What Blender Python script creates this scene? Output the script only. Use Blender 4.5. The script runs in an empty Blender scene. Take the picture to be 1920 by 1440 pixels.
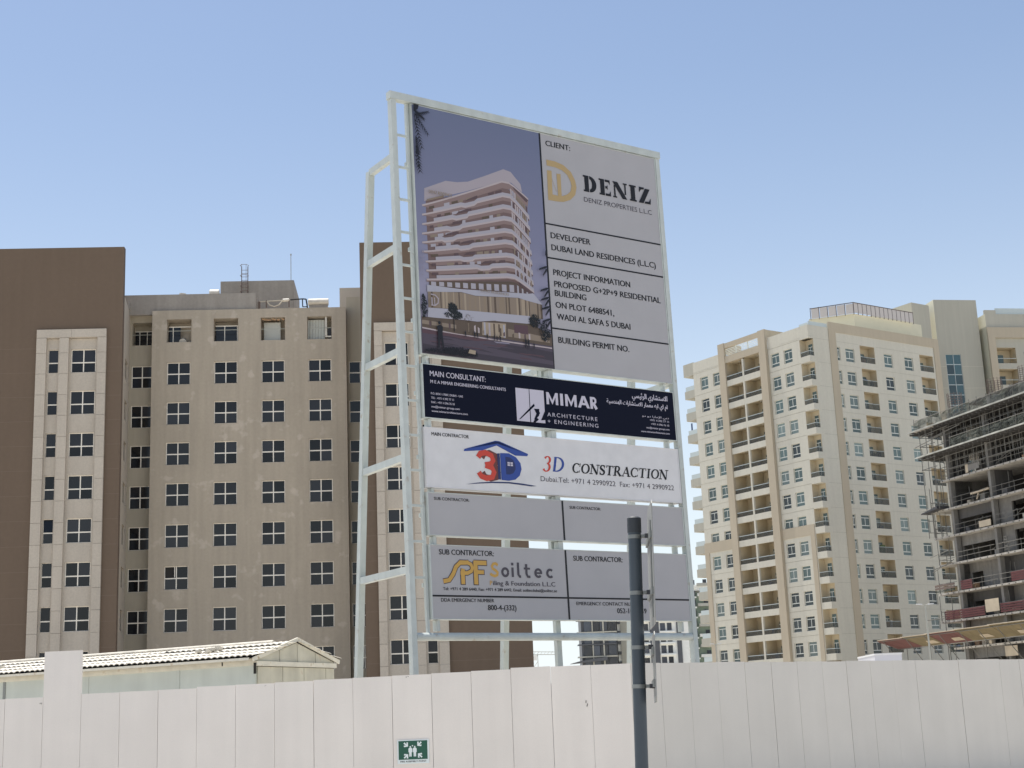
import bpy, math, random
from mathutils import Matrix, Vector
random.seed(7)
R = math.radians
scene = bpy.context.scene
COL = scene.collection

# ------------------------------------------------------------------ camera
EYE = 1.6
pitch, roll = R(13.1333), R(-2.3228)
fo = Vector((0, math.cos(pitch), math.sin(pitch)))
u0 = Vector((0, -math.sin(pitch), math.cos(pitch)))
r0 = Vector((1, 0, 0))
ri = r0 * math.cos(roll) + u0 * math.sin(roll)
up = -r0 * math.sin(roll) + u0 * math.cos(roll)
cam = bpy.data.cameras.new('camera')
camo = bpy.data.objects.new('camera', cam)
COL.objects.link(camo)
cam.sensor_fit = 'HORIZONTAL'
cam.sensor_width = 36.0
cam.lens = 2748.335 / 1920 * 36
cam.clip_start = 0.1
cam.clip_end = 6000
camo.matrix_world = Matrix(((ri.x, up.x, -fo.x, 0), (ri.y, up.y, -fo.y, 0), (ri.z, up.z, -fo.z, EYE), (0, 0, 0, 1)))
scene.camera = camo

# ------------------------------------------------------------------ light
SUN_EL = R(74)
SUN_AZ = R(-42)          # from +Y towards +X; the sun stands high, behind the buildings, slightly left
world = bpy.data.worlds.new('World')
scene.world = world
world.use_nodes = True
nt = world.node_tree
bg = nt.nodes['Background']
sky = nt.nodes.new('ShaderNodeTexSky')
sky.sky_type = 'NISHITA'
sky.sun_disc = False
sky.sun_elevation = SUN_EL
sky.sun_rotation = SUN_AZ
sky.altitude = 10
sky.air_density = 1.0
sky.dust_density = 1.2
sky.ozone_density = 1.6
# desert haze: the sky pales towards the horizon, the same all round
tc = nt.nodes.new('ShaderNodeTexCoord'); sx = nt.nodes.new('ShaderNodeSeparateXYZ'); rp_ = nt.nodes.new('ShaderNodeValToRGB'); mxw = nt.nodes.new('ShaderNodeMix')
mxw.data_type = 'RGBA'
nt.links.new(tc.outputs['Generated'], sx.inputs[0]); nt.links.new(sx.outputs[2], rp_.inputs[0])
cr = rp_.color_ramp; cr.interpolation = 'B_SPLINE'
cr.elements[0].position = 0.0; cr.elements[0].color = (0.95, 0.95, 0.95, 1)
cr.elements[1].position = 0.62; cr.elements[1].color = (0, 0, 0, 1)
for q_, v_ in ((0.08, 0.80), (0.20, 0.41), (0.30, 0.18), (0.42, 0.05)):
    e_ = cr.elements.new(q_); e_.color = (v_, v_, v_, 1)
nt.links.new(rp_.outputs[0], mxw.inputs['Factor']); nt.links.new(sky.outputs[0], mxw.inputs['A'])
mxw.inputs['B'].default_value = (6.5, 7.0, 7.15, 1)
nt.links.new(mxw.outputs['Result'], bg.inputs[0])
bg.inputs[1].default_value = 0.10
sd = Vector((math.sin(SUN_AZ) * math.cos(SUN_EL), math.cos(SUN_AZ) * math.cos(SUN_EL), math.sin(SUN_EL)))
sun = bpy.data.lights.new('sun', 'SUN')
sun.energy = 4.6
sun.angle = R(0.53)
sun.color = (1.0, 0.96, 0.90)
suno = bpy.data.objects.new('sun', sun)
COL.objects.link(suno)
suno.rotation_euler = sd.to_track_quat('Z', 'Y').to_euler()
suno.location = (0, 0, 120)
scene.view_settings.view_transform = 'Standard'
scene.view_settings.look = 'None'
scene.view_settings.exposure = 0.58
scene.view_settings.gamma = 1.0
scene.view_settings.use_curve_mapping = False

# ------------------------------------------------------------------ materials
def lin(c):
    return tuple((v / 255 / 12.92 if v <= 10 else ((v / 255 + 0.055) / 1.055) ** 2.4) for v in c)
def A(r, g, b, k=1.25):
    """base colour of a surface from its look in open shade"""
    return tuple(min(0.85, v * k) for v in lin((r, g, b)))

MATS = {}
def mat(name, col, rough=0.7, metal=0.0, var=0.0, vscale=1.0, fine=0.0, fscale=30.0, bump=0.0, bscale=40.0,
        rnd=0.0, streak=0.0, spec=0.5, alpha=1.0, alphavar=0.0, tint=None, tlevel=(0.55, 0.75), tscale=0.3):
    if name in MATS: return MATS[name]
    m = bpy.data.materials.new(name); m.use_nodes = True
    n = m.node_tree.nodes; l = m.node_tree.links
    b = n['Principled BSDF']
    b.inputs['Roughness'].default_value = rough
    b.inputs['Metallic'].default_value = metal
    b.inputs['Specular IOR Level'].default_value = spec
    rgb = n.new('ShaderNodeRGB'); rgb.outputs[0].default_value = (*col, 1)
    out = rgb.outputs[0]
    geo = n.new('ShaderNodeNewGeometry')
    def noise(scale, detail=4, stretch=None):
        t = n.new('ShaderNodeTexNoise'); t.inputs['Scale'].default_value = scale; t.inputs['Detail'].default_value = detail
        if stretch:
            mp = n.new('ShaderNodeMapping'); mp.inputs['Scale'].default_value = stretch
            l.new(geo.outputs['Position'], mp.inputs['Vector']); l.new(mp.outputs[0], t.inputs['Vector'])
        else: l.new(geo.outputs['Position'], t.inputs['Vector'])
        return t.outputs['Fac']
    def mul(out, fac, lo, hi):
        mr = n.new('ShaderNodeMapRange'); mr.inputs[1].default_value = 0.3; mr.inputs[2].default_value = 0.7
        mr.inputs[3].default_value = lo; mr.inputs[4].default_value = hi
        l.new(fac, mr.inputs[0])
        v = n.new('ShaderNodeVectorMath'); v.operation = 'SCALE'
        l.new(out, v.inputs[0]); l.new(mr.outputs[0], v.inputs['Scale']); return v.outputs[0]
    if tint:
        mr = n.new('ShaderNodeMapRange'); mr.inputs[1].default_value = tlevel[0]; mr.inputs[2].default_value = tlevel[1]
        l.new(noise(tscale, 8), mr.inputs[0])
        mx = n.new('ShaderNodeMix'); mx.data_type = 'RGBA'
        l.new(mr.outputs[0], mx.inputs['Factor']); l.new(out, mx.inputs['A']); mx.inputs['B'].default_value = (*tint, 1)
        out = mx.outputs['Result']
    if var: out = mul(out, noise(vscale), 1 - var, 1 + var)
    if fine: out = mul(out, noise(fscale, 6), 1 - fine, 1 + fine)
    if streak: out = mul(out, noise(1.0, 5, (2.5, 2.5, 0.12)), 1 - streak, 1 + streak)
    if rnd:
        oi = n.new('ShaderNodeObjectInfo'); mr = n.new('ShaderNodeMapRange')
        mr.inputs[3].default_value = 1 - rnd; mr.inputs[4].default_value = 1 + rnd
        l.new(oi.outputs['Random'], mr.inputs[0])
        v = n.new('ShaderNodeVectorMath'); v.operation = 'SCALE'
        l.new(out, v.inputs[0]); l.new(mr.outputs[0], v.inputs['Scale']); out = v.outputs[0]
    l.new(out, b.inputs['Base Color'])
    b.inputs['Alpha'].default_value = alpha
    if alphavar:
        mr = n.new('ShaderNodeMapRange'); mr.inputs[1].default_value = 0.35; mr.inputs[2].default_value = 0.65
        mr.inputs[3].default_value = max(0, alpha - alphavar); mr.inputs[4].default_value = min(1, alpha + alphavar)
        l.new(noise(1.1, 6), mr.inputs[0]); l.new(mr.outputs[0], b.inputs['Alpha'])
    if bump:
        bp = n.new('ShaderNodeBump'); bp.inputs['Strength'].default_value = bump; bp.inputs['Distance'].default_value = 0.02
        l.new(noise(bscale, 6), bp.inputs['Height']); l.new(bp.outputs[0], b.inputs['Normal'])
    MATS[name] = m
    return m

sand = mat('sand', (0.50, 0.46, 0.395), 0.95, var=0.12, vscale=0.05, fine=0.1, fscale=6, bump=0.4)
asphalt = mat('asphalt', (0.055, 0.054, 0.052), 0.9, var=0.15, vscale=0.4, fine=0.2)
paving = mat('paving', (0.42, 0.40, 0.37), 0.9, var=0.1, fine=0.08)
kerbm = mat('kerb_concrete', (0.36, 0.35, 0.33), 0.9, var=0.1)
roadpaint = mat('road_paint', (0.75, 0.75, 0.72), 0.7, var=0.1)
hoard = mat('hoarding_white', A(210, 204, 197, 1.2), 0.55, var=0.03, vscale=0.7, fine=0.025, fscale=60, rnd=0.018, bump=0.05, streak=0.03)
hoarddim = mat('hoarding_white_dim', A(199, 195, 188, 1.10), 0.55, var=0.03, vscale=0.7, fine=0.025, fscale=60, rnd=0.012, bump=0.05, streak=0.015)  # same white panels; dimmer light on the right run put into the colour
hoardjoint = mat('hoarding_rail', (0.5, 0.5, 0.5), 0.6)
screwm = mat('dark_scuff', (0.12, 0.11, 0.1), 0.8)
steelw = mat('white_steel', A(182, 188, 184, 1.08), 0.45, var=0.06, vscale=3, streak=0.08, tint=(0.40, 0.37, 0.31), tlevel=(0.64, 0.74), tscale=4)
vinyl = mat('vinyl_grey', A(158, 156, 158, 1.18), 0.35, bump=0.12, bscale=1.6, var=0.03, vscale=1.0, spec=0.4)
banner = mat('banner_white', A(196, 195, 196, 1.2), 0.55, var=0.04, vscale=2.5, bump=0.25, bscale=3)
navy = mat('vinyl_navy', (0.004, 0.006, 0.018), 0.6, spec=0.12)
inkk = mat('ink_black', (0.012, 0.012, 0.015), 0.45, spec=0.3)
inkgrey = mat('ink_grey', A(62, 58, 66), 0.5)
inklite = mat('ink_light', A(176, 172, 184), 0.5)
inkgold = mat('ink_gold', A(158, 136, 96), 0.5)
inkamber = mat('ink_amber', A(176, 138, 66), 0.5)
inkred = mat('ink_red', A(178, 58, 44), 0.5)
inkdred = mat('ink_dark_red', A(92, 48, 44), 0.5)
inkblue = mat('ink_blue', A(36, 62, 132), 0.5)
inkdblue = mat('ink_dark_blue', A(26, 38, 84), 0.5)
cream = mat('cladding_cream', A(168, 159, 146, 1.25), 0.85, var=0.05, vscale=0.5, fine=0.06, fscale=8, rnd=0.03, streak=0.03)
wallL = mat('wall_taupe', A(149, 139, 124, 1.38), 0.9, var=0.05, vscale=0.25, fine=0.035, fscale=5, streak=0.06,
            tint=A(161, 151, 137, 1.38), tlevel=(0.60, 0.68), tscale=0.95)
wallR = mat('wall_recess', A(132, 125, 111, 1.75), 0.9, var=0.05, vscale=0.3, streak=0.05)
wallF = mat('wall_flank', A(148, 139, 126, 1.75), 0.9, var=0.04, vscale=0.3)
towerm = mat('wall_brown', A(101, 86, 72, 1.15), 0.9, var=0.03, vscale=0.15, fine=0.03, fscale=4, streak=0.025)
cement = mat('wall_cement', A(134, 128, 120, 1.35), 0.95, var=0.07, vscale=0.6, fine=0.05, fscale=5, streak=0.08)
frameL = mat('window_frame_beige', A(208, 202, 190, 1.3), 0.5)
glassL = mat('glass_dark', (0.014, 0.015, 0.018), 0.12, rnd=0.9, spec=0.42)
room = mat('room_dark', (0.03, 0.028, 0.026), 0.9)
rightA = mat('wall_ivory', A(194, 190, 176, 1.08), 0.9, var=0.03, vscale=0.12, fine=0.03, fscale=3, streak=0.03)
rightBand = mat('wall_sandband', A(176, 165, 145, 1.06), 0.9, var=0.04, vscale=0.2, streak=0.03)
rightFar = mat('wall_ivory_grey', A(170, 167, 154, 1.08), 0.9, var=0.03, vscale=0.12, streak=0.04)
rightCream = mat('wall_cream_lit', A(200, 196, 174, 1.10), 0.9, var=0.03)  # pale cream with light put in: roof bounce on penthouse, sun on flanks
balc = mat('balcony_wall', A(170, 158, 134, 1.35), 0.9, var=0.05)
frameR = mat('window_frame_white', A(196, 198, 190, 1.3), 0.5)
glassR = mat('glass_teal', (0.085, 0.125, 0.12), 0.18, rnd=0.4, spec=0.6)
glassTeal = mat('glass_stair', (0.03, 0.075, 0.085), 0.08, rnd=0.5, spec=0.9)
railm = mat('rail_grey', (0.10, 0.10, 0.088), 0.6, spec=0.2, alpha=0.5)
railglass = mat('balustrade_tint', (0.12, 0.125, 0.11), 0.3, spec=0.3, alpha=0.42)
railpale = mat('balustrade_pale', (0.52, 0.58, 0.57), 0.3, spec=0.5)
louvre = mat('louvre_panel', A(176, 170, 166, 1.3), 0.7)
darkm = mat('dark_metal', (0.05, 0.05, 0.055), 0.6)
rust = mat('rusty_metal', (0.16, 0.12, 0.10), 0.8)
tankw = mat('tank_white', (0.62, 0.58, 0.5), 0.6, var=0.12, vscale=3)
pvc = mat('pvc_beige', (0.5, 0.45, 0.36), 0.6)
pvcblk = mat('pipe_black', (0.012, 0.012, 0.012), 0.5)
corr = mat('corrugated', A(160, 160, 152, 1.4), 0.6)
timberm = mat('timber', (0.38, 0.24, 0.14), 0.8, var=0.2, vscale=2)
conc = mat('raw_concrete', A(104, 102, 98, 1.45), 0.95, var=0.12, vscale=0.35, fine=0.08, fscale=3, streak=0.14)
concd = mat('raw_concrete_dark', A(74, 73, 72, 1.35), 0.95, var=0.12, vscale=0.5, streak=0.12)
slabm = mat('slab_edge', A(146, 142, 134, 1.35), 0.95, var=0.2, vscale=1.2, fine=0.15, fscale=4)
netg = mat('net_green', A(72, 76, 68, 1.0), 0.9, alpha=0.62, alphavar=0.3, var=0.22, vscale=0.9, fine=0.12, fscale=6)
scaf = mat('scaffold_tube', A(108, 106, 100, 1.2), 0.6, metal=0.3)
plankred = mat('plank_red', A(88, 50, 50, 1.15), 0.8, var=0.15, vscale=1.5)
ply = mat('plywood', A(168, 156, 136, 1.3), 0.85, var=0.1, vscale=1)
fanred = mat('canopy_red', A(108, 72, 68, 1.0), 0.8, var=0.15, vscale=0.8)
fanyel = mat('canopy_ochre', A(124, 112, 84, 1.0), 0.8, var=0.15, vscale=0.8)
cabside = mat('cabin_panel', A(172, 176, 168, 1.25), 0.6, var=0.04, vscale=1.5, streak=0.05, rnd=0.03)
cabend = mat('cabin_panel_stained', A(184, 180, 164, 1.12), 0.7, var=0.08, vscale=2.0, streak=0.1, tint=A(150, 122, 96, 1.2), tlevel=(0.62, 0.8), tscale=2.0)
cabtrim = mat('cabin_trim', A(204, 199, 184, 1.15), 0.6, var=0.1, vscale=3, tint=A(150, 130, 100), tlevel=(0.6, 0.75), tscale=3)
tilem = mat('roof_tile', (0.60, 0.56, 0.48), 0.8, var=0.15, vscale=3, rnd=0.05)
dark = mat('gap_dark', (0.02, 0.018, 0.016), 0.9)
poleg = mat('pole_paint', A(62, 71, 78, 1.0), 0.42, var=0.06, vscale=6, streak=0.06)
galv = mat('galvanised', A(128, 130, 127, 1.1), 0.45, metal=0.5, var=0.1, vscale=20)
alum = mat('sign_back', A(132, 132, 128, 1.2), 0.5, metal=0.2, var=0.06, vscale=4)
sgreen = mat('safety_green', A(24, 78, 62, 1.2), 0.5)
swhite = mat('safety_white', A(214, 222, 222, 1.1), 0.5)
farw = mat('far_white', A(206, 206, 200, 1.3), 0.8, var=0.05)
farg = mat('far_grey', A(160, 158, 148, 1.3), 0.8, var=0.08, vscale=0.1)
fardk = mat('far_dark', A(78, 80, 84, 1.2), 0.6)
farglass = mat('far_glass', (0.05, 0.06, 0.08), 0.15, rnd=0.5, spec=0.8)
fargreen = mat('far_green_glass', A(110, 124, 108, 1.2), 0.4, var=0.3, vscale=0.25)
leafm = mat('leaf', (0.07, 0.11, 0.035), 0.8, var=0.3, vscale=2)
lampm = mat('lamp_grey', A(150, 150, 142, 1.3), 0.5, metal=0.3)

# ------------------------------------------------------------------ mesh helpers
class MB:
    def __init__(s): s.v = []; s.f = []; s.m = []; s.mi = 0
    def face(s, pts):
        i = len(s.v); s.v += [tuple(p) for p in pts]; s.f.append(tuple(range(i, i + len(pts)))); s.m.append(s.mi); return s
    def box(s, x0, x1, y0, y1, z0, z1):
        i = len(s.v)
        s.v += [(x0, y0, z0), (x1, y0, z0), (x1, y1, z0), (x0, y1, z0), (x0, y0, z1), (x1, y0, z1), (x1, y1, z1), (x0, y1, z1)]
        for q in ((0, 3, 2, 1), (4, 5, 6, 7), (0, 1, 5, 4), (1, 2, 6, 5), (2, 3, 7, 6), (3, 0, 4, 7)):
            s.f.append(tuple(i + k for k in q)); s.m.append(s.mi)
        return s
    def hexa(s, p):      # eight corners, bottom four then top four
        i = len(s.v); s.v += [tuple(q) for q in p]
        for q in ((0, 3, 2, 1), (4, 5, 6, 7), (0, 1, 5, 4), (1, 2, 6, 5), (2, 3, 7, 6), (3, 0, 4, 7)):
            s.f.append(tuple(i + k for k in q)); s.m.append(s.mi)
        return s
    def tube(s, p, q, r, n=8, r2=None, cap=True):
        p = Vector(p); q = Vector(q); d = (q - p).normalized()
        a = d.orthogonal().normalized(); b = d.cross(a); r2 = r if r2 is None else r2
        i = len(s.v)
        for c, rr in ((p, r), (q, r2)):
            for k in range(n):
                t = 2 * math.pi * (k + 0.5) / n
                s.v.append(tuple(c + a * math.cos(t) * rr + b * math.sin(t) * rr))
        for k in range(n):
            s.f.append((i + k, i + (k + 1) % n, i + n + (k + 1) % n, i + n + k)); s.m.append(s.mi)
        if cap:
            s.f.append(tuple(i + n - 1 - k for k in range(n))); s.m.append(s.mi)
            s.f.append(tuple(i + n + k for k in range(n))); s.m.append(s.mi)
        return s
    def bar(s, p, q, w, h=None):   # square bar between two points, upright section
        h = h or w
        p = Vector(p); q = Vector(q); d = (q - p).normalized()
        z = Vector((0, 0, 1)) if abs(d.z) < 0.9 else Vector((0, 1, 0))
        a = d.cross(z).normalized(); b = a.cross(d).normalized()
        c = []
        for e in (p, q):
            for sx, sz in ((-1, -1), (1, -1), (1, 1), (-1, 1)):
                c.append(e + a * sx * w / 2 + b * sz * h / 2)
        return s.hexa(c)
    def path(s, pts, r, n=6):
        for a, b in zip(pts, pts[1:]): s.tube(a, b, r, n)
        return s
    def prism(s, poly, y0, y1):    # polygon in x,z extruded along y
        n = len(poly); i = len(s.v)
        s.v += [(x, y0, z) for x, z in poly] + [(x, y1, z) for x, z in poly]
        s.f.append(tuple(i + k for k in range(n))); s.m.append(s.mi)
        s.f.append(tuple(i + 2 * n - 1 - k for k in range(n))); s.m.append(s.mi)
        for k in range(n):
            s.f.append((i + k, i + n + k, i + n + (k + 1) % n, i + (k + 1) % n)); s.m.append(s.mi)
        return s
    def mesh(s, name, mats):
        me = bpy.data.meshes.new(name); me.from_pydata(s.v, [], s.f); me.update()
        for m in (mats if isinstance(mats, (list, tuple)) else [mats]): me.materials.append(m)
        if any(s.m): me.polygons.foreach_set('material_index', s.m)
        return me

def setp(o, label=None, cat=None, group=None, kind=None):
    if label: o['label'] = label
    if cat: o['category'] = cat
    if group: o['group'] = group
    if kind: o['kind'] = kind
    return o
def thing(name, label, cat, loc=(0, 0, 0), rz=0.0, group=None, rx=0.0, ry=0.0):
    o = bpy.data.objects.new(name, None); COL.objects.link(o); o.empty_display_size = 0.3
    o.location = loc; o.rotation_euler = (rx, ry, rz)
    return setp(o, label, cat, group)
def part(name, mb, mats, parent=None, loc=(0, 0, 0), label=None, kind=None, rz=0.0):
    me = mb if isinstance(mb, bpy.types.Mesh) else mb.mesh(name, mats)
    o = bpy.data.objects.new(name, me); COL.objects.link(o)
    o.parent = parent; o.location = loc; o.rotation_euler = (0, 0, rz)
    return setp(o, label, None, None, kind)

def wall_grid(mb, s0, s1, z0, z1, holes, depth, mp, revmat=None, back=None):
    """wall sheet with rectangular openings; holes = (s0,s1,z0,z1[,depth]); mp(s,d,z)->point"""
    ss = sorted(set([s0, s1] + [round(h[0], 4) for h in holes] + [round(h[1], 4) for h in holes]))
    zs = sorted(set([z0, z1] + [round(h[2], 4) for h in holes] + [round(h[3], 4) for h in holes]))
    ss = [a for a in ss if s0 - 1e-6 <= a <= s1 + 1e-6]; zs = [a for a in zs if z0 - 1e-6 <= a <= z1 + 1e-6]
    for a, b in zip(ss, ss[1:]):
        cm = (a + b) / 2
        run = None
        for c, d in zip(zs, zs[1:]):
            zm = (c + d) / 2
            solid = not any(h[0] < cm < h[1] and h[2] < zm < h[3] for h in holes)
            if solid: run = [run[0], d] if run else [c, d]
            if (not solid) and run: mb.face([mp(a, 0, run[0]), mp(b, 0, run[0]), mp(b, 0, run[1]), mp(a, 0, run[1])]); run = None
        if run: mb.face([mp(a, 0, run[0]), mp(b, 0, run[0]), mp(b, 0, run[1]), mp(a, 0, run[1])])
    m0 = mb.mi
    for h in holes:
        a, b, c, d = h[:4]; dp = h[4] if len(h) > 4 else depth
        mb.mi = h[5] if len(h) > 5 else m0
        mb.face([mp(a, 0, c), mp(a, dp, c), mp(a, dp, d), mp(a, 0, d)])
        mb.face([mp(b, 0, d), mp(b, dp, d), mp(b, dp, c), mp(b, 0, c)])
        mb.face([mp(a, 0, d), mp(a, dp, d), mp(b, dp, d), mp(b, 0, d)])
        mb.face([mp(b, 0, c), mp(b, dp, c), mp(a, dp, c), mp(a, 0, c)])
        if len(h) > 4: mb.face([mp(a, dp, c), mp(b, dp, c), mp(b, dp, d), mp(a, dp, d)])
        mb.mi = m0
    return mb

# ------------------------------------------------------------------ ground, road, pavement
def ground_sheet(name, x0, x1, y0, y1, z, m):
    o = part(name, MB().face([(x0, y0, z), (x1, y0, z), (x1, y1, z), (x0, y1, z)]), m); return setp(o, kind='structure')
def fence_y(x): return 37.0 + (x - 2.6537) * (math.tan(R(-4)) if x < 2.6537 else math.tan(R(36))) + 0.03
XE = 2400
gm = MB()
gm.face([(-XE, -1500, -0.7), (XE, -1500, -0.7), (XE, fence_y(XE), -0.7), (2.6537, 37.03, -0.7), (-XE, fence_y(-XE), -0.7)])
gm.face([(-XE, fence_y(-XE), -0.02), (2.6537, 37.03, -0.02), (XE, fence_y(XE), -0.02), (XE, 4200, -0.02), (-XE, 4200, -0.02)])
gm.face([(-XE, fence_y(-XE), -0.7), (2.6537, 37.03, -0.7), (2.6537, 37.03, -0.02), (-XE, fence_y(-XE), -0.02)]); gm.face([(2.6537, 37.03, -0.7), (XE, fence_y(XE), -0.7), (XE, fence_y(XE), -0.02), (2.6537, 37.03, -0.02)])
setp(part('ground', gm, sand), kind='structure')
setp(part('road', MB().box(-400, 400, 11.001, 20, -0.9, -0.11), asphalt), kind='structure')
o = part('pavement', MB().box(-400, 400, -6, 10.85, -0.9, 0.0), paving); setp(o, kind='structure')
o = part('kerb', MB().box(-400, 400, 10.851, 11, -0.9, 0.012).box(-400, 400, 20.001, 20.15, -0.9, 0.012), kerbm); setp(o, kind='structure')
mk = MB()
for i in range(-12, 13): mk.face([(i * 9, 15.45, -0.106), (i * 9 + 3, 15.45, -0.106), (i * 9 + 3, 15.6, -0.106), (i * 9, 15.6, -0.106)])
setp(part('road_marking', mk, roadpaint), kind='structure')

# ------------------------------------------------------------------ hoarding
FO = (2.6537, 37.0)
hf = thing('hoarding', 'long white panelled site hoarding running behind the street pole, bent in the middle', 'fence', (FO[0], FO[1], 0))
def panel_mesh(w, h, th=0.05):
    mb = MB(); g = 0.004; e = 0.012
    mb.hexa([(g, 0, -0.75), (w - g, 0, -0.75), (w - g, th, -0.75), (g, th, -0.75), (g, 0, h), (w - g, 0, h), (w - g, th, h), (g, th, h)])
    return mb
def run(az, n0, n1, w, top, tall=None, sgn=1):
    dx, dy = math.cos(R(az)), math.sin(R(az))
    for i in range(n0, n1):
        s = i * w
        h = top(s + w / 2) + random.uniform(-0.012, 0.012)
        if tall is not None and i == tall: h = 3.93
        off = random.uniform(-0.006, 0.006)
        o = part('panel', panel_mesh(w + random.uniform(-0.003, 0.003), h), hoard if az < 0 else hoarddim, hf, (dx * s - dy * off, dy * s + dx * off, 0), rz=R(az) + random.uniform(-0.0015, 0.0015))
        if tall is not None and i == tall: o['label'] = 'taller panel rising above its neighbours'
run(-4, -26, 0, 0.996, lambda s: 3.01 + min(0, (s + 2.5)) * 0.0168, tall=-15)
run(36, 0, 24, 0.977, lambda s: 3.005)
bk = MB()
for az, a, b in ((-4, -25.8, -0.1), (36, 0.1, 23.2)):
    dx, dy = math.cos(R(az)), math.sin(R(az))
    for z in (0.5, 1.5, 2.5):
        bk.bar((dx * a - dy * 0.09, dy * a + dx * 0.09, z), (dx * b - dy * 0.09, dy * b + dx * 0.09, z), 0.06)
part('rail', bk, hoardjoint, hf)
for az, n0, n1, w in ((-4, -25, 0, .996), (36, 1, 24, .977)):
    dx, dy = math.cos(R(az)), math.sin(R(az))
    for i in range(n0, n1):
        part('joint_strip', MB().box(i * w - .04, i * w + .04, .058, .066, -.7, 2.6), hoardjoint, hf, (0, 0, 0), rz=R(az))
# scuffs and holes in the panels
sc = MB()
def scuff(px_s, z, w, h, az=-4):
    dx, dy = math.cos(R(az)), math.sin(R(az))
    for k in range(4):
        a = px_s + random.uniform(-w, w); zz = z + random.uniform(-h, h)
        p = lambda s, q: (dx * s + dy * 0.012, dy * s - dx * 0.012, q)
        sc.face([p(a, zz), p(a + w * .5, zz - h * .2), p(a + w * .7, zz + h * .5), p(a + w * .1, zz + h * .6)])
scuff(-15.0, 2.62, 0.025, 0.03); scuff(-1.15, 2.05, 0.03, 0.07); scuff(-5.6, 2.9, 0.03, 0.02); scuff(-9.2, 2.84, 0.02, 0.01)
part('scuff_mark', sc, screwm, hf)

# assembly point sign on the hoarding
asx, asy = FO[0] + math.cos(R(-4)) * -5.87, FO[1] + math.sin(R(-4)) * -5.87
sg = thing('assembly_point_sign', 'small green and white fire assembly point sign fixed low on the hoarding', 'sign', (asx + math.sin(R(-4)) * 0.02, asy - math.cos(R(-4)) * 0.02, 0.80), R(-4))
part('sign_plate', MB().box(0, 0.79, -0.006, 0.004, 0, 0.575), swhite, sg)
part('green_field', MB().box(0.03, 0.75, -0.010, -0.0065, 0.10, 0.55), sgreen, sg)
pm = MB()
def pf(poly, y=-0.013): pm.face([(x, y, z) for x, z in poly])
def arrow(tx, tz, dx, dz, L=0.13):
    # tip at t, direction d; chevron head plus shaft
    n = math.hypot(dx, dz); dx /= n; dz /= n; px, pz = -dz, dx
    P = lambda a, b: (tx - dx * a + px * b, tz - dz * a + pz * b)
    pf([P(0.02, 0.016), P(L, 0.02), P(L, -0.02), P(0.02, -0.016)], -0.0140)
    pf([P(-0.005, 0), P(0.062, 0.075), P(0.092, 0.05), P(0.025, -0.012)], -0.0135)
    pf([P(-0.005, 0), P(0.062, -0.075), P(0.092, -0.05), P(0.025, 0.012)], -0.0130)
arrow(0.265, 0.415, 1, -0.9); arrow(0.505, 0.425, -1, -0.9); arrow(0.265, 0.225, 1, 0.9); arrow(0.515, 0.235, -1, 0.9)
def disc(cx, cz, r, y=-0.013, n=12, rz_=1.0): pf([(cx + math.cos(2 * math.pi * k / n) * r, cz + math.sin(2 * math.pi * k / n) * r * rz_) for k in range(n)], y)
for cx in (0.325, 0.435):
    disc(cx, 0.405, 0.019)
    pf([(cx - .02, .385), (cx + .02, .385), (cx + .048, .36), (cx + .048, .275), (cx + .032, .275), (cx + .03, .17), (cx + .003, .17), (cx, .25), (cx - .003, .17), (cx - .03, .17), (cx - .032, .275), (cx - .048, .275), (cx - .048, .36)])
disc(0.38, 0.43, 0.016)
part('pictogram', pm, swhite, sg)

# ------------------------------------------------------------------ lettering helpers
def text_mesh(body, font_off=0.0, shear=0.0, spacing=1.0):
    c = bpy.data.curves.new('lettering', 'FONT'); c.body = body; c.size = 1.0; c.offset = font_off; c.shear = shear
    c.space_character = spacing; c.resolution_u = 3
    o = bpy.data.objects.new('tmp', c); COL.objects.link(o)
    dg = bpy.context.evaluated_depsgraph_get(); dg.update()
    me = bpy.data.meshes.new_from_object(o.evaluated_get(dg))
    vs = [tuple(v.co) for v in me.vertices]; fs = [tuple(p.vertices) for p in me.polygons]
    bpy.data.objects.remove(o); bpy.data.curves.remove(c); bpy.data.meshes.remove(me)
    return vs, fs
H_CAP = None
def cap_height():
    global H_CAP
    if H_CAP is None:
        v, f = text_mesh('H'); H_CAP = max(p[1] for p in v)
    return H_CAP
def lean(u, z): return u + (20.3 - z) * 0.018
def place_text(name, body, u0, u1, z0, cap, m, parent, y=-0.008, bold=0.02, shear=0.0, leanf=True, thin=None, label=None, spacing=1.0):
    vs, fs = text_mesh(body, 0.0, shear, spacing)   # heavier weights are built from shifted layers
    if not vs: return None
    x0 = min(v[0] for v in vs); x1 = max(v[0] for v in vs); k = cap / cap_height()
    out = []
    for v in vs:
        u = u0 + (v[0] - x0) / (x1 - x0) * (u1 - u0); z = z0 + v[1] * k
        out.append((lean(u, z) if leanf else u, y, z))
    if bold > 0:
        n0 = len(out); d_ = min(bold, .025) * k * 1.1 if cap >= .13 else .018 * k; base = list(out); f0 = list(fs); out = []; fs = []
        for li, sh_ in enumerate((-d_, 0.0, d_)):
            out += [(a_ + sh_, b_ - li * .0005, c_) for a_, b_, c_ in base]; fs = fs + [tuple(q + li * n0 for q in f) for f in f0]
    me = bpy.data.meshes.new(name); me.from_pydata(out, [], fs); me.materials.append(m); me.update()
    o = bpy.data.objects.new(name, me); COL.objects.link(o); o.parent = parent
    if label: o['label'] = label
    return o
place_text('lettering', 'FIRE ASSEMBLY POINT', 0.07, 0.72, 0.035, 0.038, inkk, sg, y=-0.010, bold=0.03, leanf=False)

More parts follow.
